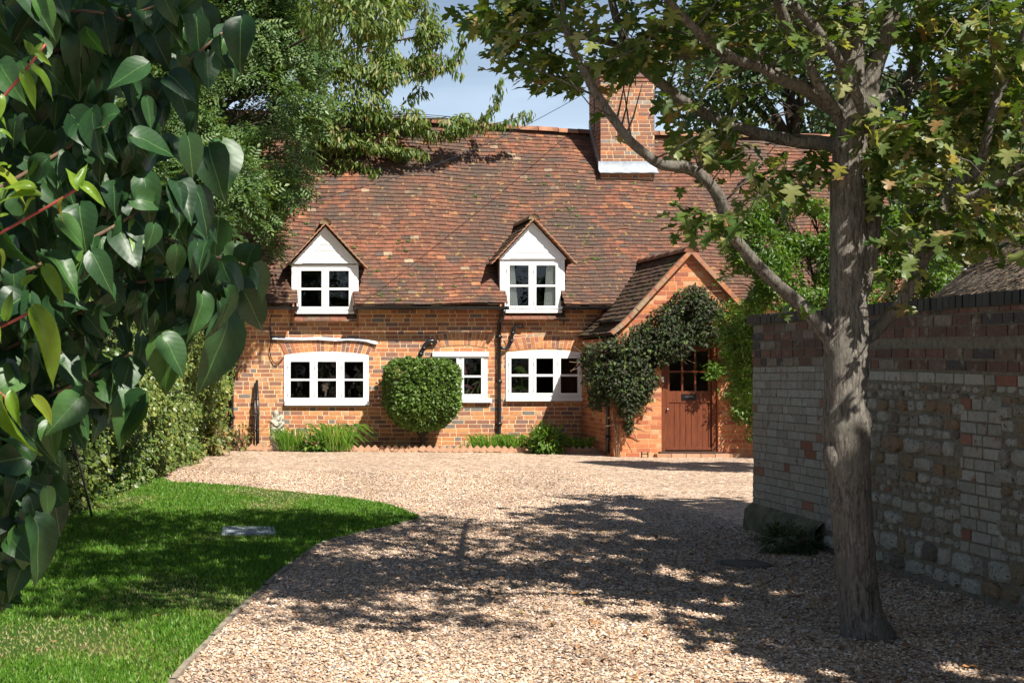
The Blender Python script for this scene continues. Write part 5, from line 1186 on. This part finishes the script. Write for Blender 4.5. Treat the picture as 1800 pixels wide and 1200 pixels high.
# leaves traced at the outline: (stem x,y, tip x,y)
for q in ((345,30,352,100),(425,35,415,108),(325,50,345,82),(385,65,378,100),(415,28,460,68),(330,240,345,315),(368,262,383,336),(390,250,410,320),(235,240,312,262),(140,55,150,155),(90,35,100,100),(345,335,378,415),(330,395,300,345),(445,470,482,530),(400,470,440,520),(330,500,328,580),(355,500,362,575),(400,560,372,687),(300,590,282,692),(430,515,468,586),(385,530,393,600),(240,690,205,780),(250,695,190,768),(80,600,150,672),(40,570,75,665),(75,480,145,545),(30,530,50,600),(100,860,45,842),(92,870,112,940),(60,910,92,1015),(30,930,60,1005),(15,985,2,1070),(40,990,20,1050),(110,880,70,820),(95,800,130,838),(10,640,5,740),(165,395,130,440),(200,390,190,460),(270,395,265,440),(150,190,155,265),(205,200,145,218),(250,150,300,165),(55,225,100,262),(280,330,262,300),(60,440,62,520)):
    addleaf(*q, LYY+random.uniform(-.12, .12))
cnt = 0
while cnt < 1150:
    y = random.uniform(-90, 1050); lim = np.interp(y+60, *xm)
    x = random.uniform(-140, lim-25); f_ = (lim-x)/max(60, lim)
    if random.random() > .25+1.3*f_: continue
    if 270 < x < 400 and 110 < y < 250 and random.random() < .8: continue
    if 140 < x < 330 and 560 < y < 690 and random.random() < .7: continue
    if y > 740 and x > 60 and random.random() < .6: continue
    a_ = random.gauss(0, .85); L = random.uniform(40, 80); tx, ty = x+sin(a_)*L, y+cos(a_)*L
    if tx > np.interp(ty, *xm): continue
    addleaf(x, y, tx, ty, random.uniform(LYY-.1, LYY+.75)*1.0); cnt += 1
LP, LD, LS = np.array(LP), np.array(LD), np.array(LS); n = len(LP)
Nn = np.stack([rng.normal(.15, .6, n), rng.normal(-.8, .3, n), rng.uniform(.1, 1.1, n)], 1)
rn = np.clip(rng.beta(1.5, 2.5, n)+(rng.random(n) < .04)*.4, 0, 1)
S = np.stack([LS, LS*rng.uniform(.68, .96, n), LS*rng.uniform(.5, 2.4, n)], 1)
scatter('leaf', LP, frames(LD, Nn), S, T_HEART[0], T_HEART[1], M['lilac'], li, rn, smooth=True, puv=True)
for a, b in zip(LP[:0], LD[:0]):
    b = Vector(b).normalized(); a = Vector(a); g.tube([a-b*.02+Vector((-.008, 0, .012)), a+b*.003], .0012, 4)
g.build('branch', M['twig'], li, True)
# red-stemmed shrub with young leaves
ph = thing('photinia_shrub', 'red-stemmed shrub with glossy yellow-green young leaves at the left edge', 'shrub', (-1.1, 2.0, 0))
g = MB(); PY = 2.0
for B_ in ([(-120,260),(-20,195),(40,130),(80,78)],[(-120,480),(0,410),(90,360),(142,328)],[(-120,620),(0,575),(60,545)],[(-100,700),(0,690),(10,740)]):
    cv = [Vector(p) for p in catmull([tuple(at(x, y, PY)) for x, y in B_], 5)]; g.tube(cv, [.0024]*len(cv), 6)
g.build('stem', M['redtwig'], ph, True)
LP, LD, LS = [], [], []
for q in ((55,95,42,55),(60,95,80,68),(62,92,95,115),(55,120,115,168),(40,130,72,195),(-10,200,25,222),(0,170,-5,230),(138,330,150,275),(135,332,118,280),(145,325,192,358),(110,350,95,395),(60,330,0,318),(70,345,-10,330),(60,350,25,375),(10,290,-30,295),(0,380,20,372),(60,540,105,610),(60,550,130,690),(40,500,70,470),(0,440,15,480),(80,470,120,540),(-20,560,15,600),(10,560,20,500),(0,230,30,240),(15,295,22,285),(60,700,112,752),(5,700,35,830),(20,690,30,760),(-10,300,70,345)):
    a, b = np.array(at(q[0], q[1], PY-.02)), np.array(at(q[2], q[3], PY-random.uniform(0,.04))); LP.append(a); LD.append(b-a); LS.append(np.linalg.norm(b-a)*.85)
LP, LD, LS = map(np.array, (LP, LD, LS)); n = len(LP); Nn = np.stack([rng.normal(.2, .5, n), np.full(n, -.8), rng.uniform(.2, 1.3, n)], 1)
scatter('leaf', LP, frames(LD, Nn), np.stack([LS, LS*.46, LS*1.4], 1), T_HEART[0], T_HEART[1], M['young'], ph, rng.random(n)**1.5, smooth=True, puv=True)
# hedge behind the camera: what the window panes mirror
tree('boundary_hedge', 'tall dark boundary trees behind the camera', (2, -9, 0), [(x, -9+random.uniform(-1,1), z, 1.9) for x in range(-12, 17, 3) for z in (1.5, 3.6)], 9000, .32, T_LEAF, M['backleaf'], r0=.15, shell=.3, gap=0., wide=1.5, nb=1)
